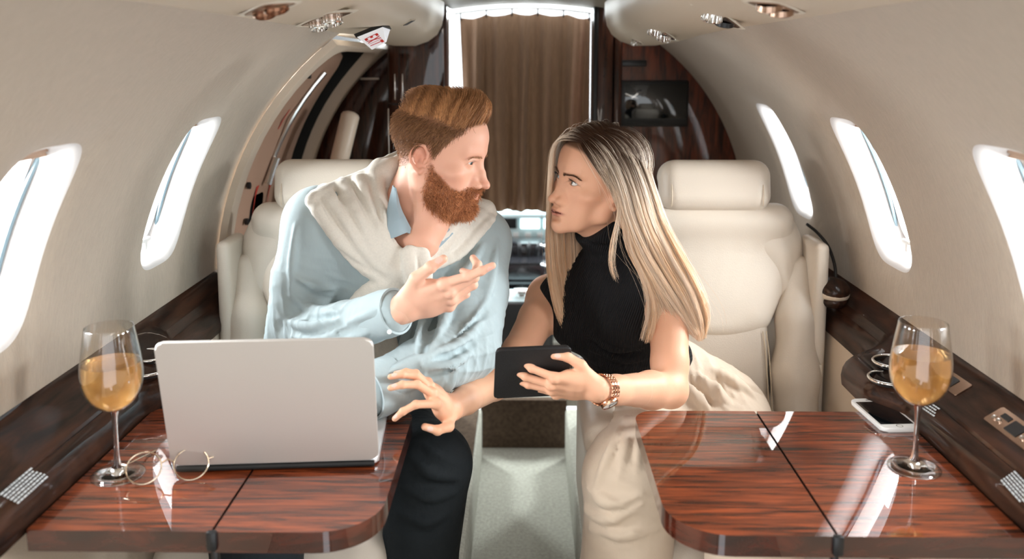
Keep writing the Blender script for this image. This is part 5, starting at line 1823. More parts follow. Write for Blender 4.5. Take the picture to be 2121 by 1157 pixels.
def sheet(G, n, seed, thick, roots, k=26, wild=0.003, end=0.17, bias=None, gold=0.45):
    g = np.random.default_rng(seed)
    W_ = np.array([[at(*p) for p in row] for row in G])                # guides x points x 3
    W_ = np.stack([cubic(r, k) for r in W_])                           # guides x k x 3
    u = g.random(n); u = u if bias is None else u ** bias
    L_ = len(G) - 1
    # locks: strands gather towards the middle of their lock lower down
    nl = 80; eb = np.sort(np.concatenate([[0, 1.0001], np.random.default_rng(seed + 5).random(nl - 1)])); lk = np.clip(np.searchsorted(eb, u, side='right') - 1, 0, nl - 1); uc = (eb[lk] + eb[lk + 1]) / 2
    t = np.linspace(0, 1, k)
    uu = u[:, None] + (uc - u)[:, None] * (0.42 * t[None] ** 0.8)
    rep = cubic(W_, 200)                                               # 200 x k x 3
    ii = np.clip(uu * 199, 0, 198.999); i0 = ii.astype(int); f = (ii - i0)[..., None]
    kk = np.broadcast_to(np.arange(k)[None], i0.shape)
    P = rep[i0, kk] * (1 - f) + rep[i0 + 1, kk] * f
    # layer outward / inward
    lay = g.random(n) ** 0.8
    view = np.array([0.25, -0.95, 0.15])
    P = P - view * (lay * thick)[:, None, None] * (0.25 + 0.75 * np.sin(np.pi * np.clip(t * 0.8 + 0.12, 0, 1)))[None, :, None] + view * thick * 0.35 * np.minimum(1, t * 4)[None, :, None]
    lo = np.random.default_rng(seed + 1).normal(size=(nl + 1, 3)) * 0.0028
    P = P + lo[lk.astype(int)][:, None] * np.sin(t * 2.2)[None, :, None]
    # stray
    ph = g.random((n, 1)) * 6.28; am = g.normal(size=(n, 1)) * wild
    P = P + np.stack([am * np.sin(t * 5 + ph), am * 0.4 * np.sin(t * 4 + ph * 2), am * 0.3 * np.sin(t * 6 + ph)], -1) * t[None, :, None]
    # uneven ends
    e = 1 - end * g.random(n) ** 1.5
    tt = t[None] * e[:, None] * (k - 1); j0 = np.minimum(tt.astype(int), k - 2); fr = (tt - j0)[..., None]
    P = np.take_along_axis(P, j0[..., None].repeat(3, 2), 1) * (1 - fr) + np.take_along_axis(P, (j0 + 1)[..., None].repeat(3, 2), 1) * fr
    # colour: dark roots growing out to ash and pale blonde streaks
    st = np.random.default_rng(seed + 2).random(nl + 1)[lk.astype(int)] * 0.6 + g.random(n) * 0.4
    pale = np.array([0.99, 0.88, 0.76]); mid = np.array([0.86, 0.57, 0.32]); dark = np.array([0.060, 0.026, 0.013])
    body = mid + (pale - mid) * (st ** 0.65)[:, None]
    r0 = (roots * (0.40 + 1.5 * (1 - st)))[:, None]
    gm = (gold * sstep(0.30, 0.75, t)[None, :] * (0.35 + 0.9 * g.random(n))[:, None]).clip(0, 1)[..., None]
    body = body[:, None] * (1 - gm) + body[:, None] * np.array([0.98, 0.78, 0.58]) * gm
    m = sstep(r0 * 0.25, r0 * 1.25, t[None] * np.ones((n, 1)))[..., None]
    C = dark + (body - dark) * m
    return P, C


wsdf = S


def lift(P, n_lay, lo=0.003, hi=0.012):
    """keeps strands outside the skull"""
    sh = P.shape; q = ((P.reshape(-1, 3) - wo) @ wH / WSC)
    near = (np.abs(q) < 0.16).all(1) & (q[:, 2] > -0.03)
    c = np.array([0, -0.012, 0.030])
    tgt = np.repeat(lo + (hi - lo) * np.random.default_rng(n_lay).random(sh[0]), sh[1])
    tgt = tgt * np.tile(np.minimum(1, 0.25 + np.arange(sh[1]) / sh[1] * 8), sh[0])
    for _ in range(2):
        i = np.nonzero(near)[0]; D = wsdf.ev(q[i].astype(np.float32), 0.05)
        m = D < tgt[i]; j = i[m]; v = q[j] - c; r = np.linalg.norm(v, axis=1, keepdims=True)
        q[j] += v / r * (tgt[j] - D[m])[:, None] * 1.05
    return (q * WSC @ wH.T + wo).reshape(sh)


aP, aC = sheet(A_G, 9500, 41, 0.026, 0.26)
aP = lift(aP, 1)
bP, bC = sheet(B_G, 6500, 52, 0.016, 0.19, gold=0.95)
bP = lift(bP, 2)
fP, fC = sheet(A_G, 90, 61, 0.05, 0.15, wild=0.020, end=0.3)
f2P, f2C = sheet(B_G, 60, 62, 0.04, 0.2, wild=0.016, end=0.3)
fP, f2P = lift(fP, 3, 0.006, 0.02), lift(f2P, 4, 0.006, 0.02)
# a thin lock in front of the ear and loose hairs over the chest
C_G = [[(1278, 392, 1.785), (1278, 450, 1.765), (1268, 500, 1.755), (1264, 545, 1.75), (1272, 575, 1.75)], [(1284, 392, 1.785), (1282, 450, 1.765), (1272, 500, 1.755), (1268, 548, 1.75), (1278, 585, 1.75)]]
cP, cC = sheet(C_G, 40, 63, 0.004, 0.01, wild=0.002)
wpar(cat_strands('hair', M['hair'], [(aP, aC, 0.00040), (bP, bC, 0.00040), (fP, fC, 0.0003), (f2P, f2C, 0.0003), (cP, cC, 0.0004)], None))

# ---- skeleton
w_pel, w_wai, w_che = at(1412, 862, 2.0), at(1325, 745, 1.935), at(1272, 630, 1.915)
w_shL, w_shR = at(1383, 592, 1.80), at(1137, 615, 1.985)
w_elL, w_wrL = at(1388, 806, 1.685), at(1243, 806, 1.50)
w_elR, w_wrR = at(1052, 772, 1.80), at(938, 846, 1.55)
w_hiL, w_hiR = w_pel + np.array([0.085, -0.03, 0]), w_pel + np.array([-0.085, -0.02, 0])
w_knL, w_anL = np.array([0.40, 1.42, 0.53]), np.array([0.40, 1.40, 0.09])
w_knR, w_anR = at(1308, 985, 1.60), np.array([0.178, 1.49, 0.09])
w_ax = nv(w_shL - w_shR); w_n = nv(np.cross(w_ax, nv(wNB - w_pel))); w_n = w_n if w_n[1] < 0 else -w_n

Bd = SDF()
Bd.chain([w_pel, w_wai, w_che, lerp(w_che, wNB, 0.55)], [0.125, 0.098, 0.110, 0.085], 0.03, flat=(w_n, 0.68), kk=0.05)
Bd.cap(w_shR, w_shL, 0.038, 0.038, 0.05); Bd.cap(wNB, lerp(w_che, wNB, 0.5), 0.044, 0.06, 0.04)
Bd.cap(lerp(wNB, w_shL, 0.2), w_shL, 0.036, 0.040, 0.03); Bd.cap(lerp(wNB, w_shR, 0.2), w_shR, 0.036, 0.040, 0.03)
for s in (-0.35, 0.35): Bd.ell(w_che + w_ax * 0.155 * s * 1.2 + w_n * 0.062 - np.array([0, 0, 0.012]), (0.048, 0.042, 0.046), 0.03)
for a, b, c in ((w_shL, w_elL, w_wrL), (w_shR, w_elR, w_wrR)):
    Bd.chain([a, lerp(a, b, 0.3), lerp(a, b, 0.75), b], [0.043, 0.041, 0.036, 0.0335], 0.03, kk=0.012)
    Bd.chain([b, lerp(b, c, 0.3), lerp(b, c, 0.8), c], [0.033, 0.0345, 0.025, 0.0215], 0.012, kk=0.012)
skinB = SDF(); skinB.p = list(Bd.p)
for a, b, c in ((w_hiL, w_knL, w_anL), (w_hiR, w_knR, w_anR)):
    Bd.chain([a, b], [0.080, 0.050], 0.04); Bd.chain([b, lerp(b, c, 0.35), c], [0.048, 0.047, 0.030], 0.02, kk=0.01)
    Bd.chain([c, c + np.array([0.0, -0.12, -0.05])], [0.032, 0.026], 0.02)
wbV, wbQ = Bd.mesh(0.0048); wbV = smooth_vq(wbV, wbQ, 1, 0.5)

# tablet held out in her left hand
TLc, TRc, BLc = at(1027, 727, 1.462), at(1184, 720, 1.478), at(1014, 826, 1.516)
tw = TRc - TLc; th_ = BLc - TLc; tx = nv(tw); tnm = nv(np.cross(tx, th_)); tnm = tnm if tnm[1] < 0 else -tnm
ty = np.cross(tnm, tx); ty = ty if ty[2] > 0 else -ty
W_t, H_t = np.linalg.norm(tw), abs(th_ @ ty)
tcen = TLc + tx * W_t / 2 - ty * H_t / 2
tb = thing('tablet', 'small tablet in a black cover held up by the woman', 'tablet', tuple(tcen))
Mt = Matrix(((tx[0], ty[0], tnm[0], 0), (tx[1], ty[1], tnm[1], 0), (tx[2], ty[2], tnm[2], 0), (0, 0, 0, 1)))
M['cover'] = mat('black_cover', (0.012, 0.012, 0.013), 0.5, bump=(900, 0.0006))
b = MB(); b.prism(rrect(W_t, H_t, 0.006), 0.005, Mt @ Matrix.Translation((0, 0, -0.005)), 0.0018, 3); b.build('cover', M['cover'], tb, smooth=40)
b = MB(); b.prism(rrect(W_t - 0.004, H_t - 0.004, 0.006), 0.006, Mt @ Matrix.Translation((0, 0, -0.0115)), 0.0018, 3); b.build('device', M['black'], tb, smooth=40)
b = MB(); b.prism(rrect(W_t - 0.018, H_t - 0.016, 0.001), 0.0004, Mt @ Matrix.Translation((0, 0, -0.0119))); b.build('screen', M['screen'], tb)
tfront = lambda px, py: CW + ray(px, py) * (((tcen - CW) @ tnm) / (ray(px, py) @ tnm))

hd = SDF()
mcpm = tfront(1158, 786) + tnm * 0.016
Yw = mcpm - w_wrL; Zw = nv(tnm * 0.9 + np.array([0.1, 0, -0.25])); Xw = np.cross(nv(Yw), Zw); Xw = Xw if Xw[2] > 0 else -Xw
poseL = {'index': (5, 16, 22, 14), 'middle': (3, 12, 18, 12), 'ring': (0, 8, 14, 10), 'pinky': (-7, 16, 30, 20)}
nWL = hand(hd, w_wrL, Xw, Yw, Zw, poseL, [(0.046, 0.042, -0.020), (0.056, 0.070, -0.030), (0.056, 0.096, -0.030)], 0.89, 0.88)
hd.chain([lerp(w_elL, w_wrL, 0.5), lerp(w_elL, w_wrL, 0.8), w_wrL + nv(Yw) * 0.004], [0.031, 0.0245, 0.0215], 0.014, kk=0.01)
wl, wlQ = hd.mesh(0.0018); wl = smooth_vq(wl, wlQ, 1, 0.4)
hd = SDF()
Yr = at(882, 805, 1.478) - w_wrR; Zr = np.array([0.30, -0.42, 0.86]); Xr = np.cross(nv(Yr), nv(Zr)); Xr = Xr if Xr[1] < 0 else -Xr
poseW = {'index': (4, 30, 46, 26), 'middle': (-2, 4, 32, 20), 'ring': (-7, 0, 32, 22), 'pinky': (-13, 0, 34, 22)}
nWR = hand(hd, w_wrR, Xr, Yr, Zr, poseW, [(0.050, 0.034, -0.012), (0.062, 0.064, -0.026), (0.056, 0.090, -0.038)], 0.89, 0.88)
hd.chain([lerp(w_elR, w_wrR, 0.45), lerp(w_elR, w_wrR, 0.8), w_wrR + nv(Yr) * 0.004], [0.0320, 0.0250, 0.0215], 0.014, kk=0.01)
wr_, wrQ = hd.mesh(0.0018); wr_ = smooth_vq(wr_, wrQ, 1, 0.4)
Vw, Qw = join_vq([(wW(wV), wQ), (wbV, wbQ), (wl, wlQ), (wr_, wrQ)])
wc = (0.75, 0.405, 0.26)


def wskin(V, nails):
    C = np.tile(np.array(wc), (len(V), 1))
    C = nail_tint(V, C, nails, np.array([0.76, 0.50, 0.42])) if nails else C
    return C


Cw = np.vstack([wC, wskin(wbV, []), wskin(wl, nWL), wskin(wr_, nWR)])
me = np_mesh('body', Vw, Qw); set_col(me, 'tint', Cw); wpar(link_mesh('body', me, M['skin']))

# ---- ribbed black turtleneck without sleeves
M['knit'] = mat('black_knit', (0.010, 0.010, 0.011), 0.8, spec=0.25, bump=(60, 0.0012))
nt = M['knit'].node_tree; N = nt.nodes; L = nt.links
tc = N.new('ShaderNodeTexCoord'); wv = N.new('ShaderNodeTexWave'); wv.inputs['Scale'].default_value = 75; wv.bands_direction = 'X'
mp = N.new('ShaderNodeMapping'); mp.inputs['Rotation'].default_value = (0, R(-14), R(30)); L.new(tc.outputs['Object'], mp.inputs['Vector']); L.new(mp.outputs['Vector'], wv.inputs['Vector'])
bp = N.new('ShaderNodeBump'); bp.inputs['Distance'].default_value = 0.0015; L.new(wv.outputs['Fac'], bp.inputs['Height']); L.new(bp.outputs['Normal'], N['Principled BSDF'].inputs['Normal'])
Tk = SDF()
hem = lerp(w_pel, w_wai, 0.42)
Tk.chain([hem, w_wai, w_che, lerp(w_che, wNB, 0.55)], [0.118, 0.108, 0.119, 0.094], 0.03, flat=(w_n, 0.70), kk=0.05)
for s in (-0.35, 0.35): Tk.ell(w_che + w_ax * 0.155 * s * 1.2 + w_n * 0.066 - np.array([0, 0, 0.012]), (0.053, 0.046, 0.051), 0.035)
Tk.cap(wNB, lerp(w_che, wNB, 0.5), 0.056, 0.076, 0.04)
for sh_ in (w_shL, w_shR): Tk.cap(lerp(wNB, sh_, 0.2), lerp(wNB, sh_, 0.82), 0.046, 0.051, 0.03)
Tk.cap(lerp(w_shR, w_shL, 0.14), lerp(w_shR, w_shL, 0.86), 0.047, 0.047, 0.05)
neck_hi = wW([[0, 0.004, -0.088]])[0]
Tk.chain([wNB, lerp(wNB, neck_hi, 0.45), lerp(wNB, neck_hi, 0.92)], [0.060, 0.056, 0.054], 0.02, kk=0.006)
for a, b in ((w_shL, w_elL), (w_shR, w_elR)):
    out = nv(a - w_che); Tk.chain([a + np.array([0, 0, 0.07]) + out * 0.020, a + out * 0.026, lerp(a, b, 0.35), lerp(a, b, 1.0)], [0.046, 0.040, 0.043, 0.042], 0.008, 's', kk=0.008)
Tk.plane(lerp(wNB, neck_hi, 0.86), neck_hi - wNB, 's', 0.004)
tkb = SDF(); tkb.p = list(Tk.p)
folds(Tk, tkb, [([(1215, 690), (1270, 720), (1330, 716)], 0.009, 0.003, NL), ([(1225, 720), (1290, 742), (1340, 738)], 0.009, 0.003, NL), ([(1222, 742), (1280, 762), (1340, 756)], 0.009, 0.003, NL),
                ([(1222, 706), (1280, 732), (1334, 728)], 0.007, 0.004, DN),
                ([(1210, 500), (1245, 512), (1285, 506)], 0.006, 0.002, DN)])
V, Q = Tk.mesh(0.0042); V = smooth_vq(V, Q, 1, 0.5)
wpar(link_mesh('turtleneck', np_mesh('turtleneck', V, Q), M['knit']))

# ---- wide beige trousers
M['trouser_beige'] = mat('beige_trousers', (0.60, 0.485, 0.375), 0.8, spec=0.2, sheen=0.15, bump=(30, 0.002, (1, 1, 0.4)))
Wt = SDF()
Wt.chain([w_pel, lerp(w_pel, w_wai, 0.30), lerp(w_pel, w_wai, 0.55)], [0.165, 0.150, 0.122], 0.02, flat=(w_n, 0.80), kk=0.05)
for a, b, c in ((w_hiL, w_knL, w_anL), (w_hiR, w_knR, w_anR)):
    Wt.chain([a, lerp(a, b, 0.5), b], [0.110, 0.098, 0.080], 0.06, kk=0.01); Wt.chain([b, lerp(b, c, 0.4), lerp(b, c, 0.92)], [0.082, 0.086, 0.090], 0.02, kk=0.01)
Wt.cap(at(1318, 866, 1.80), w_knR, 0.035, 0.070, 0.05)
wtb = SDF(); wtb.p = list(Wt.p)
folds(Wt, wtb, [([(1296, 862), (1276, 910), (1252, 965), (1232, 1020)], 0.010, 0.003, NL), ([(1312, 866), (1296, 920), (1282, 990)], 0.010, 0.003, NL), ([(1330, 862), (1324, 916), (1318, 980)], 0.008, 0.003, NL),
                ([(1222, 1010), (1262, 1040), (1330, 1020)], 0.012, 0.003, NL), ([(1215, 1052), (1260, 1072), (1330, 1040)], 0.012, 0.003, NL),
                ([(1225, 1090), (1290, 1104), (1360, 1090)], 0.012, 0.003, NL), 
                ([(1410, 788), (1440, 818), (1466, 846)], 0.015, 0.003, NL), ([(1446, 776), (1480, 806), (1512, 836)], 0.016, 0.003, NL), ([(1476, 764), (1520, 792), (1560, 820)], 0.017, 0.003, NL),
                ([(1428, 784), (1458, 814), (1488, 844)], 0.007, 0.002, DN), ([(1460, 772), (1498, 802), (1534, 832)], 0.007, 0.002, DN), ([(1490, 760), (1543, 792), (1588, 818)], 0.008, 0.002, DN),
                ([(1390, 800), (1402, 830)], 0.007, 0.005, DN)])
V, Q = Wt.mesh(0.0050); V = smooth_vq(V, Q, 1, 0.5)
V = crumple(V, Q, [(at(1480, 810, 1.86), 0.11, 1.0, (0.8, 0, 0.6)), (at(1290, 900, 1.72), 0.07, 0.9, (1, 0, 0.25)), (at(1270, 1070, 1.50), 0.10, 0.6, (0.2, 0, 1))], 0.010, 9, 0.06)
V = smooth_vq(V, Q, 1, 0.3)
tro = wpar(link_mesh('trousers', np_mesh('trousers', V, Q), M['trouser_beige']))
wb_ = SDF(); wb_.chain([lerp(w_pel, w_wai, 0.50), lerp(w_pel, w_wai, 0.66)], [0.128, 0.121], 0, flat=(w_n, 0.78))
wb_.plane(lerp(w_pel, w_wai, 0.72), w_wai - w_pel); wb_.plane(lerp(w_pel, w_wai, 0.44), w_pel - w_wai)
V, Q = wb_.mesh(0.005); V = smooth_vq(V, Q, 1, 0.5)
wpar(link_mesh('waistband', np_mesh('waistband', V, Q), M['trouser_beige']))
for c in (w_anL, w_anR):
    F_ = SDF(); F_.chain([c + np.array([0, 0.03, -0.05]), c + np.array([0, -0.08, -0.056]), c + np.array([0, -0.14, -0.064])], [0.037, 0.034, 0.024], 0.01, kk=0.02); F_.plane(c + np.array([0, 0, -0.089]), (0, 0, -1)); F_.cap(c + np.array([0, 0.02, 0.0]), c + np.array([0, 0.02, -0.04]), 0.034, 0.036, 0.02)
    V, Q = F_.mesh(0.007); wpar(link_mesh('shoe', np_mesh('shoe', V, Q), M['trouser_beige']))

# ---- rose gold watch
M['rose'] = mat('rose_gold', (0.72, 0.40, 0.26), 0.22, metal=1.0)
M['dial'] = mat('watch_dial', (0.85, 0.80, 0.74), 0.3)
wa = nv(w_elL - w_wrL); wc_ = w_wrL + wa * 0.010
u = nv(np.cross(wa, [0, 1, 0])); v = np.cross(wa, u)
watch = bpy.data.objects.new('watch', None); COL.objects.link(watch); watch.location = tuple(wc_); wpar(watch); watch.matrix_parent_inverse = Matrix.Translation(-Vector(WO))
tag(watch, 'rose gold bracelet watch')


def watch_part(mb, nm, m):
    o = mb.build(nm, m, None, smooth=40); o.parent = watch; o.matrix_parent_inverse = Matrix.Translation(-Vector(wc_)); return o


faced = np.array([-0.25, -0.93, -0.22]); faced = nv(faced - wa * (faced @ wa))
mb = MB()
side_ = np.cross(wa, faced)
for i in range(26):
    t = 2 * math.pi * i / 26
    dr = faced * math.cos(t) + side_ * math.sin(t)
    if math.cos(t) > 0.80: continue
    p = wc_ + dr * 0.0262; rot = Matrix((tuple(np.cross(dr, wa)), tuple(wa), tuple(dr))).transposed()
    for w, ww in ((-0.0078, 0.0062), (0, 0.0074), (0.0078, 0.0062)): mb.box(tuple(p + wa * w), (0.0058, ww, 0.0032), 0.001, rot, 1)
o = watch_part(mb, 'bracelet', M['rose'])
Mf = Matrix([list(r) for r in np.stack([np.cross(faced, wa), wa, faced], 1)])
mb = MB(); mb.lathe([(0, -0.001), (0.0150, -0.001), (0.0160, 0.001), (0.0160, 0.0055), (0.0145, 0.0075), (0.0135, 0.0066)], tuple(wc_ + faced * 0.0225), 36, Mf); watch_part(mb, 'watch_case', M['rose'])
mb = MB(); mb.lathe([(0.0136, 0.0060), (0, 0.0061)], tuple(wc_ + faced * 0.0225), 36, Mf); watch_part(mb, 'dial', M['dial'])
mb = MB()
for a_, l_ in ((0.6, 0.008), (2.4, 0.0105)):
    d2 = np.cross(faced, wa) * math.cos(a_) + wa * math.sin(a_); p = wc_ + faced * 0.0290
    mb.tube([p - d2 * 0.002, p + d2 * l_], 0.0005, 6)
watch_part(mb, 'hands', M['black'])
# ---------------------------------------------------------------- fittings on the soffits
def onto(s, px, py):
    l, n = hit(soffits[s], px, py)
    return (l, n) if l is not None else (Vector(at_z(px, py, 1.40)), Vector((0, 0, -1)))


def reading_light(s, a, b, label, nozzles):
    """recessed oval fitting spanning pixel a to pixel b"""
    pa, na = onto(s, *a); pb, nb_ = onto(s, *b)
    c = (pa + pb) / 2; n = (na + nb_).normalized(); x = (pb - pa); L_ = x.length; x.normalize(); x = (x - n * x.dot(n)).normalized(); y = n.cross(x)
    g = thing('reading_light', label, 'reading light', tuple(c), group=None)
    Mx = Matrix(((x[0], y[0], n[0], 0), (x[1], y[1], n[1], 0), (x[2], y[2], n[2], 0), (0, 0, 0, 1)))
    w = min(0.042, L_ * 0.42)
    mb = MB(); rings = []
    for k, z in ((1.22, 0.0005), (1.12, 0.0025), (1.0, 0.002), (0.96, -0.004)):
        rings.append([tuple(Mx @ Vector((p[0], p[1], z))) for p in rrect(L_ * k, w * k + 0.004, w * k * 0.48, 8)])
    mb.loft(rings); mb.build('bezel', M['cream_plastic'], g, smooth=50)
    mb = MB(); mb.prism(rrect(L_ * 0.98, w * 0.98, w * 0.47, 8), 0.002, Mx @ Matrix.Translation((0, 0, 0.0008))); mb.build('recess', M['bronze'], g)
    for k, (u, kind) in enumerate(nozzles):
        r = w * 0.40; cc = Mx @ Vector((u * L_, 0, 0.0))
        R3 = Mx.to_3x3() @ Matrix.Rotation(R(18), 3, 'Y')
        mb = MB()
        if kind == 'ribbed':
            mb.lathe([(r, 0.0), (r, 0.012), (r * 0.92, 0.016), (r * 0.72, 0.017), (r * 0.66, 0.012), (0, 0.011)], tuple(cc), 24, R3)
            for j in range(16):
                t = 2 * math.pi * j / 16; p = Vector(cc) + R3 @ Vector((r * math.cos(t), r * math.sin(t), 0.008))
                mb.box(tuple(p), (0.003, 0.003, 0.014), 0.0008, R3 @ Matrix.Rotation(t, 3, 'Z'), 1)
            mb.build('air_nozzle', M['chrome'], g, smooth=40)
        else:
            mb.lathe([(r * 1.05, 0.0), (r * 1.05, 0.008), (r * 0.85, 0.010), (r * 0.80, 0.004), (0, 0.004)], tuple(cc), 24, R3)
            mb.build('lamp_cup', M['bronze'] if kind == 'lamp' else M['black'], g, smooth=40)


reading_light(-1, (640, 50), (704, 24), 'ribbed bronze air nozzle and light beside the exit sign on left soffit', [(-0.22, 'ribbed'), (0.22, 'ribbed')])
reading_light(-1, (528, 27), (582, 4), 'dark bronze oval light at the top edge above the left wall', [(-0.18, 'lamp'), (0.25, 'lamp')])
reading_light(1, (1456, 22), (1514, 46), 'right soffit fitting with one ribbed nozzle and one open black hole', [(-0.22, 'ribbed'), (0.24, 'hole')])
reading_light(1, (1572, 2), (1628, 24), 'bronze oval light nearest the top right corner of the soffit', [(-0.2, 'lamp'), (0.25, 'lamp')])
reading_light(1, (1340, 56), (1386, 74), 'small chrome nozzle pair, third along the right soffit', [(-0.2, 'ribbed'), (0.25, 'ribbed')])
reading_light(1, (1296, 76), (1330, 88), 'smallest chrome nozzle at the far nose of the right soffit', [(0.0, 'ribbed')])

# vent slots on the left soffit
pv, nv_ = onto(-1, 845, 46)
vg = thing('vent_grille', 'small vent with dark slots on the left soffit nose', 'vent', tuple(pv))
pv2, _ = onto(-1, 860, 40); x = (pv2 - pv).normalized(); x = (x - nv_ * x.dot(nv_)).normalized(); y = nv_.cross(x)
Mv = Matrix(((x[0], y[0], nv_[0], 0), (x[1], y[1], nv_[1], 0), (x[2], y[2], nv_[2], 0), (0, 0, 0, 1)))
mb = MB(); mb.prism(rrect(0.040, 0.030, 0.003), 0.0015, Mv); mb.build('plate', M['soffit'], vg)
for k in range(3):
    mb = MB(); mb.prism(rrect(0.008, 0.024, 0.002), 0.0012, Mv @ Matrix.Translation((-0.012 + 0.012 * k, 0, 0.0012))); mb.build('slot', M['black'], vg)

# exit sign: white wedge under a black plate
M['sign_white'] = mat('sign_white', (0.80, 0.82, 0.86), 0.35, emit=0.25)
M['sign_red'] = mat('sign_red', (0.62, 0.03, 0.02), 0.4)
e0, _ = onto(-1, 736, 74); e1, _ = onto(-1, 792, 53); e2, _ = onto(-1, 809, 58)
ds = min(float((Vector(CW) - e).length) for e in (e0, e1, e2)) - 0.06
A0, A1, A2 = Vector(at(737, 76, ds - 0.02)), Vector(at(791, 54.5, ds)), Vector(at(807, 60, ds + 0.04))
B0, B1, B2 = Vector(at(769, 103, ds - 0.02)), Vector(at(798, 87.5, ds - 0.005)), Vector(at(799, 86, ds + 0.03))
A3 = A0 + (A2 - A1); B3 = B0 + (B2 - B1) * 0.9
ex = thing('exit_sign', 'white wedge sign with red EXIT letters hanging by the left soffit', 'sign', tuple((A0 + A1) / 2))
off = Vector(ex.location)
mb = MB(); vs = [mb.bm.verts.new(p - off) for p in (A0, A1, A2, A3, B0, B1, B2, B3)]
for f in ((0, 1, 5, 4), (1, 2, 6, 5), (2, 3, 7, 6), (3, 0, 4, 7), (0, 3, 2, 1), (4, 5, 6, 7)): mb.bm.faces.new([vs[i] for i in f])
mb.build('face', M['sign_white'], ex, smooth=False)
upv = ((A0 + A1) / 2 - (B0 + B1) / 2).normalized() * 0.010
mb = MB(); g_ = (A1 - A0) * 0.04
P8 = [A0 - g_ - upv * 0.1, A1 + g_ - upv * 0.1, A2 + g_ - upv * 0.1, A3 - g_ - upv * 0.1]; P8 += [p + upv * 0.9 for p in P8]
vs = [mb.bm.verts.new(p - off) for p in P8]
for f in ((0, 1, 5, 4), (1, 2, 6, 5), (2, 3, 7, 6), (3, 0, 4, 7), (0, 3, 2, 1), (4, 5, 6, 7)): mb.bm.faces.new([vs[i] for i in f])
mb.build('mounting_plate', M['black'], ex, smooth=False)
# letters: text runs down the slope, letter tops face the far edge
fn = (A1 - A0).cross(B0 - A0).normalized(); fn = fn if fn.dot(Vector(CW) - A0) > 0 else -fn


def on_face(px, py):
    r = Vector(ray(px, py)); t = (A0 - Vector(CW)).dot(fn) / r.dot(fn)
    return Vector(CW) + r * t + fn * 0.0012


Ebl, Etl = on_face(752.5, 81.5), on_face(779.5, 68.5); Tbr, Ttr = on_face(767.5, 97.5), on_face(794.5, 86.5)
GL = {'E': [(0, 0, .25, 1), (.25, 0, 1, .2), (.25, .4, .85, .6), (.25, .8, 1, 1)], 'X': 'X', 'I': [(.35, 0, .65, 1)], 'T': [(.37, 0, .63, .8), (0, .8, 1, 1)]}
cols = {'E': (0.0, 0.25), 'X': (0.29, 0.58), 'I': (0.60, 0.72), 'T': (0.73, 1.0)}


def tx_(u, v): return (Ebl + (Tbr - Ebl) * u) * (1 - v) + (Etl + (Ttr - Etl) * u) * v - off


for L1, (u0, u1) in cols.items():
    mb = MB(); du = u1 - u0
    quads = [[(a, b), (c, b), (c, d), (a, d)] for a, b, c, d in GL[L1]] if L1 != 'X' else [[(0, 0), (.28, 0), (1, 1), (.72, 1)], [(.72, 0), (1, 0), (.28, 1), (0, 1)]]
    for i, q in enumerate(quads):
        mb.bm.faces.new([mb.bm.verts.new(tx_(u0 + du * a, b) + fn * 0.0002 * i) for a, b in q])
    mb.build('letter_' + L1.lower(), M['sign_red'], ex, smooth=False, fix=False)


# ---------------------------------------------------------------- fittings on the ledges
def onl(s, px, py):
    l, n = hit(ledges[s][1], px, py)
    return (l, n) if l is not None else (Vector(at_z(px, py, 0.76)), Vector((0, 0, 1)))


def frame_on(s, px, py, qx, qy):
    a, n = onl(s, px, py); b, _ = onl(s, qx, qy)
    x = (b - a); x = (x - n * x.dot(n)).normalized(); y = n.cross(x)
    return a, Matrix(((x[0], y[0], n[0], a[0]), (x[1], y[1], n[1], a[1]), (x[2], y[2], n[2], a[2]), (0, 0, 0, 1)))


def cup_ring(s, px, py, label):
    a, n = onl(s, px, py)
    g = thing('cup_holder', label, 'cup holder', tuple(a), group=None)
    mb = MB(); pts = [(0.036 * math.cos(t), 0.036 * math.sin(t), 0.003) for t in np.linspace(0, 2 * math.pi, 41)]
    mb.tube(pts, 0.0032, 8, cap=False); mb.build('ring', M['chrome'], g, smooth=True)
    mb = MB(); mb.lathe([(0.034, 0.002), (0.033, -0.004), (0.0, -0.005)], n=28); mb.build('well', M['rubber'], g)


cup_ring(1, 1846, 748, 'chrome rimmed cup holder farther along the right ledge')
cup_ring(1, 1838, 782, 'chrome rimmed cup holder behind the right wine glass')
cup_ring(-1, 308, 742, 'chrome rimmed cup holder farther along the left ledge')
cup_ring(-1, 300, 772, 'chrome rimmed cup holder between laptop and left wine glass')


def switch_panel(s, a, b, w, label, nb_):
    c, Mx = frame_on(s, *a, *b); L_ = float((onl(s, *b)[0] - c).length) * 2
    g = thing('switch_panel', label, 'switch panel', tuple(c), group=None); Mx = Mx.copy(); Mx.translation = (0, 0, 0)
    mb = MB(); mb.prism(rrect(L_, w, 0.003), 0.003, Mx, 0.001); mb.build('plate', M['bronze'], g)
    mb = MB(); mb.prism(rrect(L_ * 0.26, w * 0.62, 0.002), 0.0012, Mx @ Matrix.Translation((0.02 * L_, 0, 0.0028))); mb.build('socket', M['black'], g)
    mb = MB(); mb.prism(rrect(L_ * 0.18, w * 0.26, 0.001), 0.0012, Mx @ Matrix.Translation((-0.26 * L_, w * 0.18, 0.0028))); mb.build('display', M['black'], g)
    for k in range(nb_):
        mb = MB(); u = (-0.38 + 0.10 * k) if k < 2 else (0.24 + 0.12 * (k - 2))
        mb.lathe([(0, 0), (0.0042, 0), (0.0040, 0.003), (0, 0.0036)], tuple(Mx @ Vector((u * L_, -w * 0.15, 0.003))), 14, Mx.to_3x3()); mb.build('button', M['chrome'], g, smooth=40)


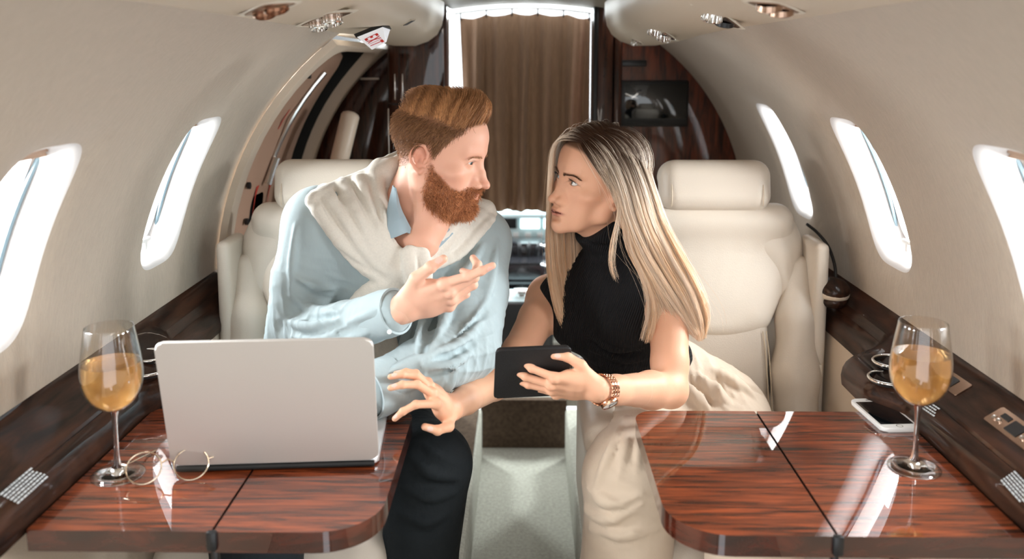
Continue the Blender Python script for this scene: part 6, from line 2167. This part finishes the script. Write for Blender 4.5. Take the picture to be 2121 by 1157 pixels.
switch_panel(1, (2096, 884), (2145, 920), 0.036, 'bronze switch panel at the right frame edge on the right ledge', 4)
switch_panel(1, (1966, 788), (1992, 806), 0.034, 'bronze switch panel behind the right wine glass bowl', 2)
M['print_pale'] = mat('pale_print', (0.55, 0.58, 0.60), 0.5)


def placard(s, a, b, w, rows, label):
    c, Mx = frame_on(s, *a, *b); L_ = float((onl(s, *b)[0] - c).length) * 2
    g = thing('printed_placard', label, 'placard', tuple(c), group=None); Mx = Mx.copy(); Mx.translation = (0, 0, 0)
    rr_ = random.Random(int(a[0]))
    for r in range(rows):
        mb = MB(); x = -L_ / 2; v = (r + 0.5) / rows * w - w / 2
        while x < L_ / 2 - 0.004:
            l_ = rr_.uniform(0.003, 0.009); mb.box(tuple(Mx @ Vector((x + l_ / 2, v, 0.0012))), (l_, w / rows * 0.5, 0.0006), 0, Mx.to_3x3()); x += l_ + 0.0018
        o = mb.build('print_line', M['print_pale'], g, smooth=False)


placard(-1, (44, 1012), (76, 984), 0.030, 6, 'block of pale small print on the left ledge near the frame edge')
placard(1, (2102, 1002), (2124, 1026), 0.026, 6, 'block of pale small print low on the right ledge at the frame edge')
placard(1, (1918, 838), (1936, 850), 0.020, 4, 'block of pale small print beside the right wine glass stem')

# handset pod and its cord where the right ledge meets the seat
pc = Vector(at(1722, 598, 2.05))
hp_ = thing('handset_pod', 'dark rounded pod with beige band at the far end of the right ledge', 'handset pod', tuple(pc))
S = SDF(); S.ell((0, 0, 0), (0.038, 0.045, 0.030), 0); S.plane((0, 0, 0.004), (0, 0.35, -1), 's', 0.004)
V, Q = S.mesh(0.003); link_mesh('cap', np_mesh('cap', V, Q), M['wood_dark'], hp_)
S = SDF(); S.ell((0, 0, -0.006), (0.037, 0.044, 0.022), 0); V, Q = S.mesh(0.003); link_mesh('band', np_mesh('band', V, Q), M['tan_trim'], hp_)
S = SDF(); S.ell((0, 0, -0.022), (0.034, 0.042, 0.020), 0); V, Q = S.mesh(0.003); link_mesh('base', np_mesh('base', V, Q), M['wood_dark'], hp_)
mb = MB(); mb.tube([tuple(Vector(p) - pc) for p in cubic([at(1668, 462, 2.16), at(1690, 480, 2.14), at(1712, 508, 2.12), at(1725, 545, 2.09), at(1728, 578, 2.07), at(1727, 592, 2.055)], 24)], 0.0038, 8)
mb.build('cord', M['black'], hp_, smooth=True)

# bright spots on the tables are lamp reflections; nothing is placed for them
for s, spots, where in ((-1, ((797, 958), (775, 1095), (745, 1108)), 'left'), (1, ((1357, 950),), 'right')): pass
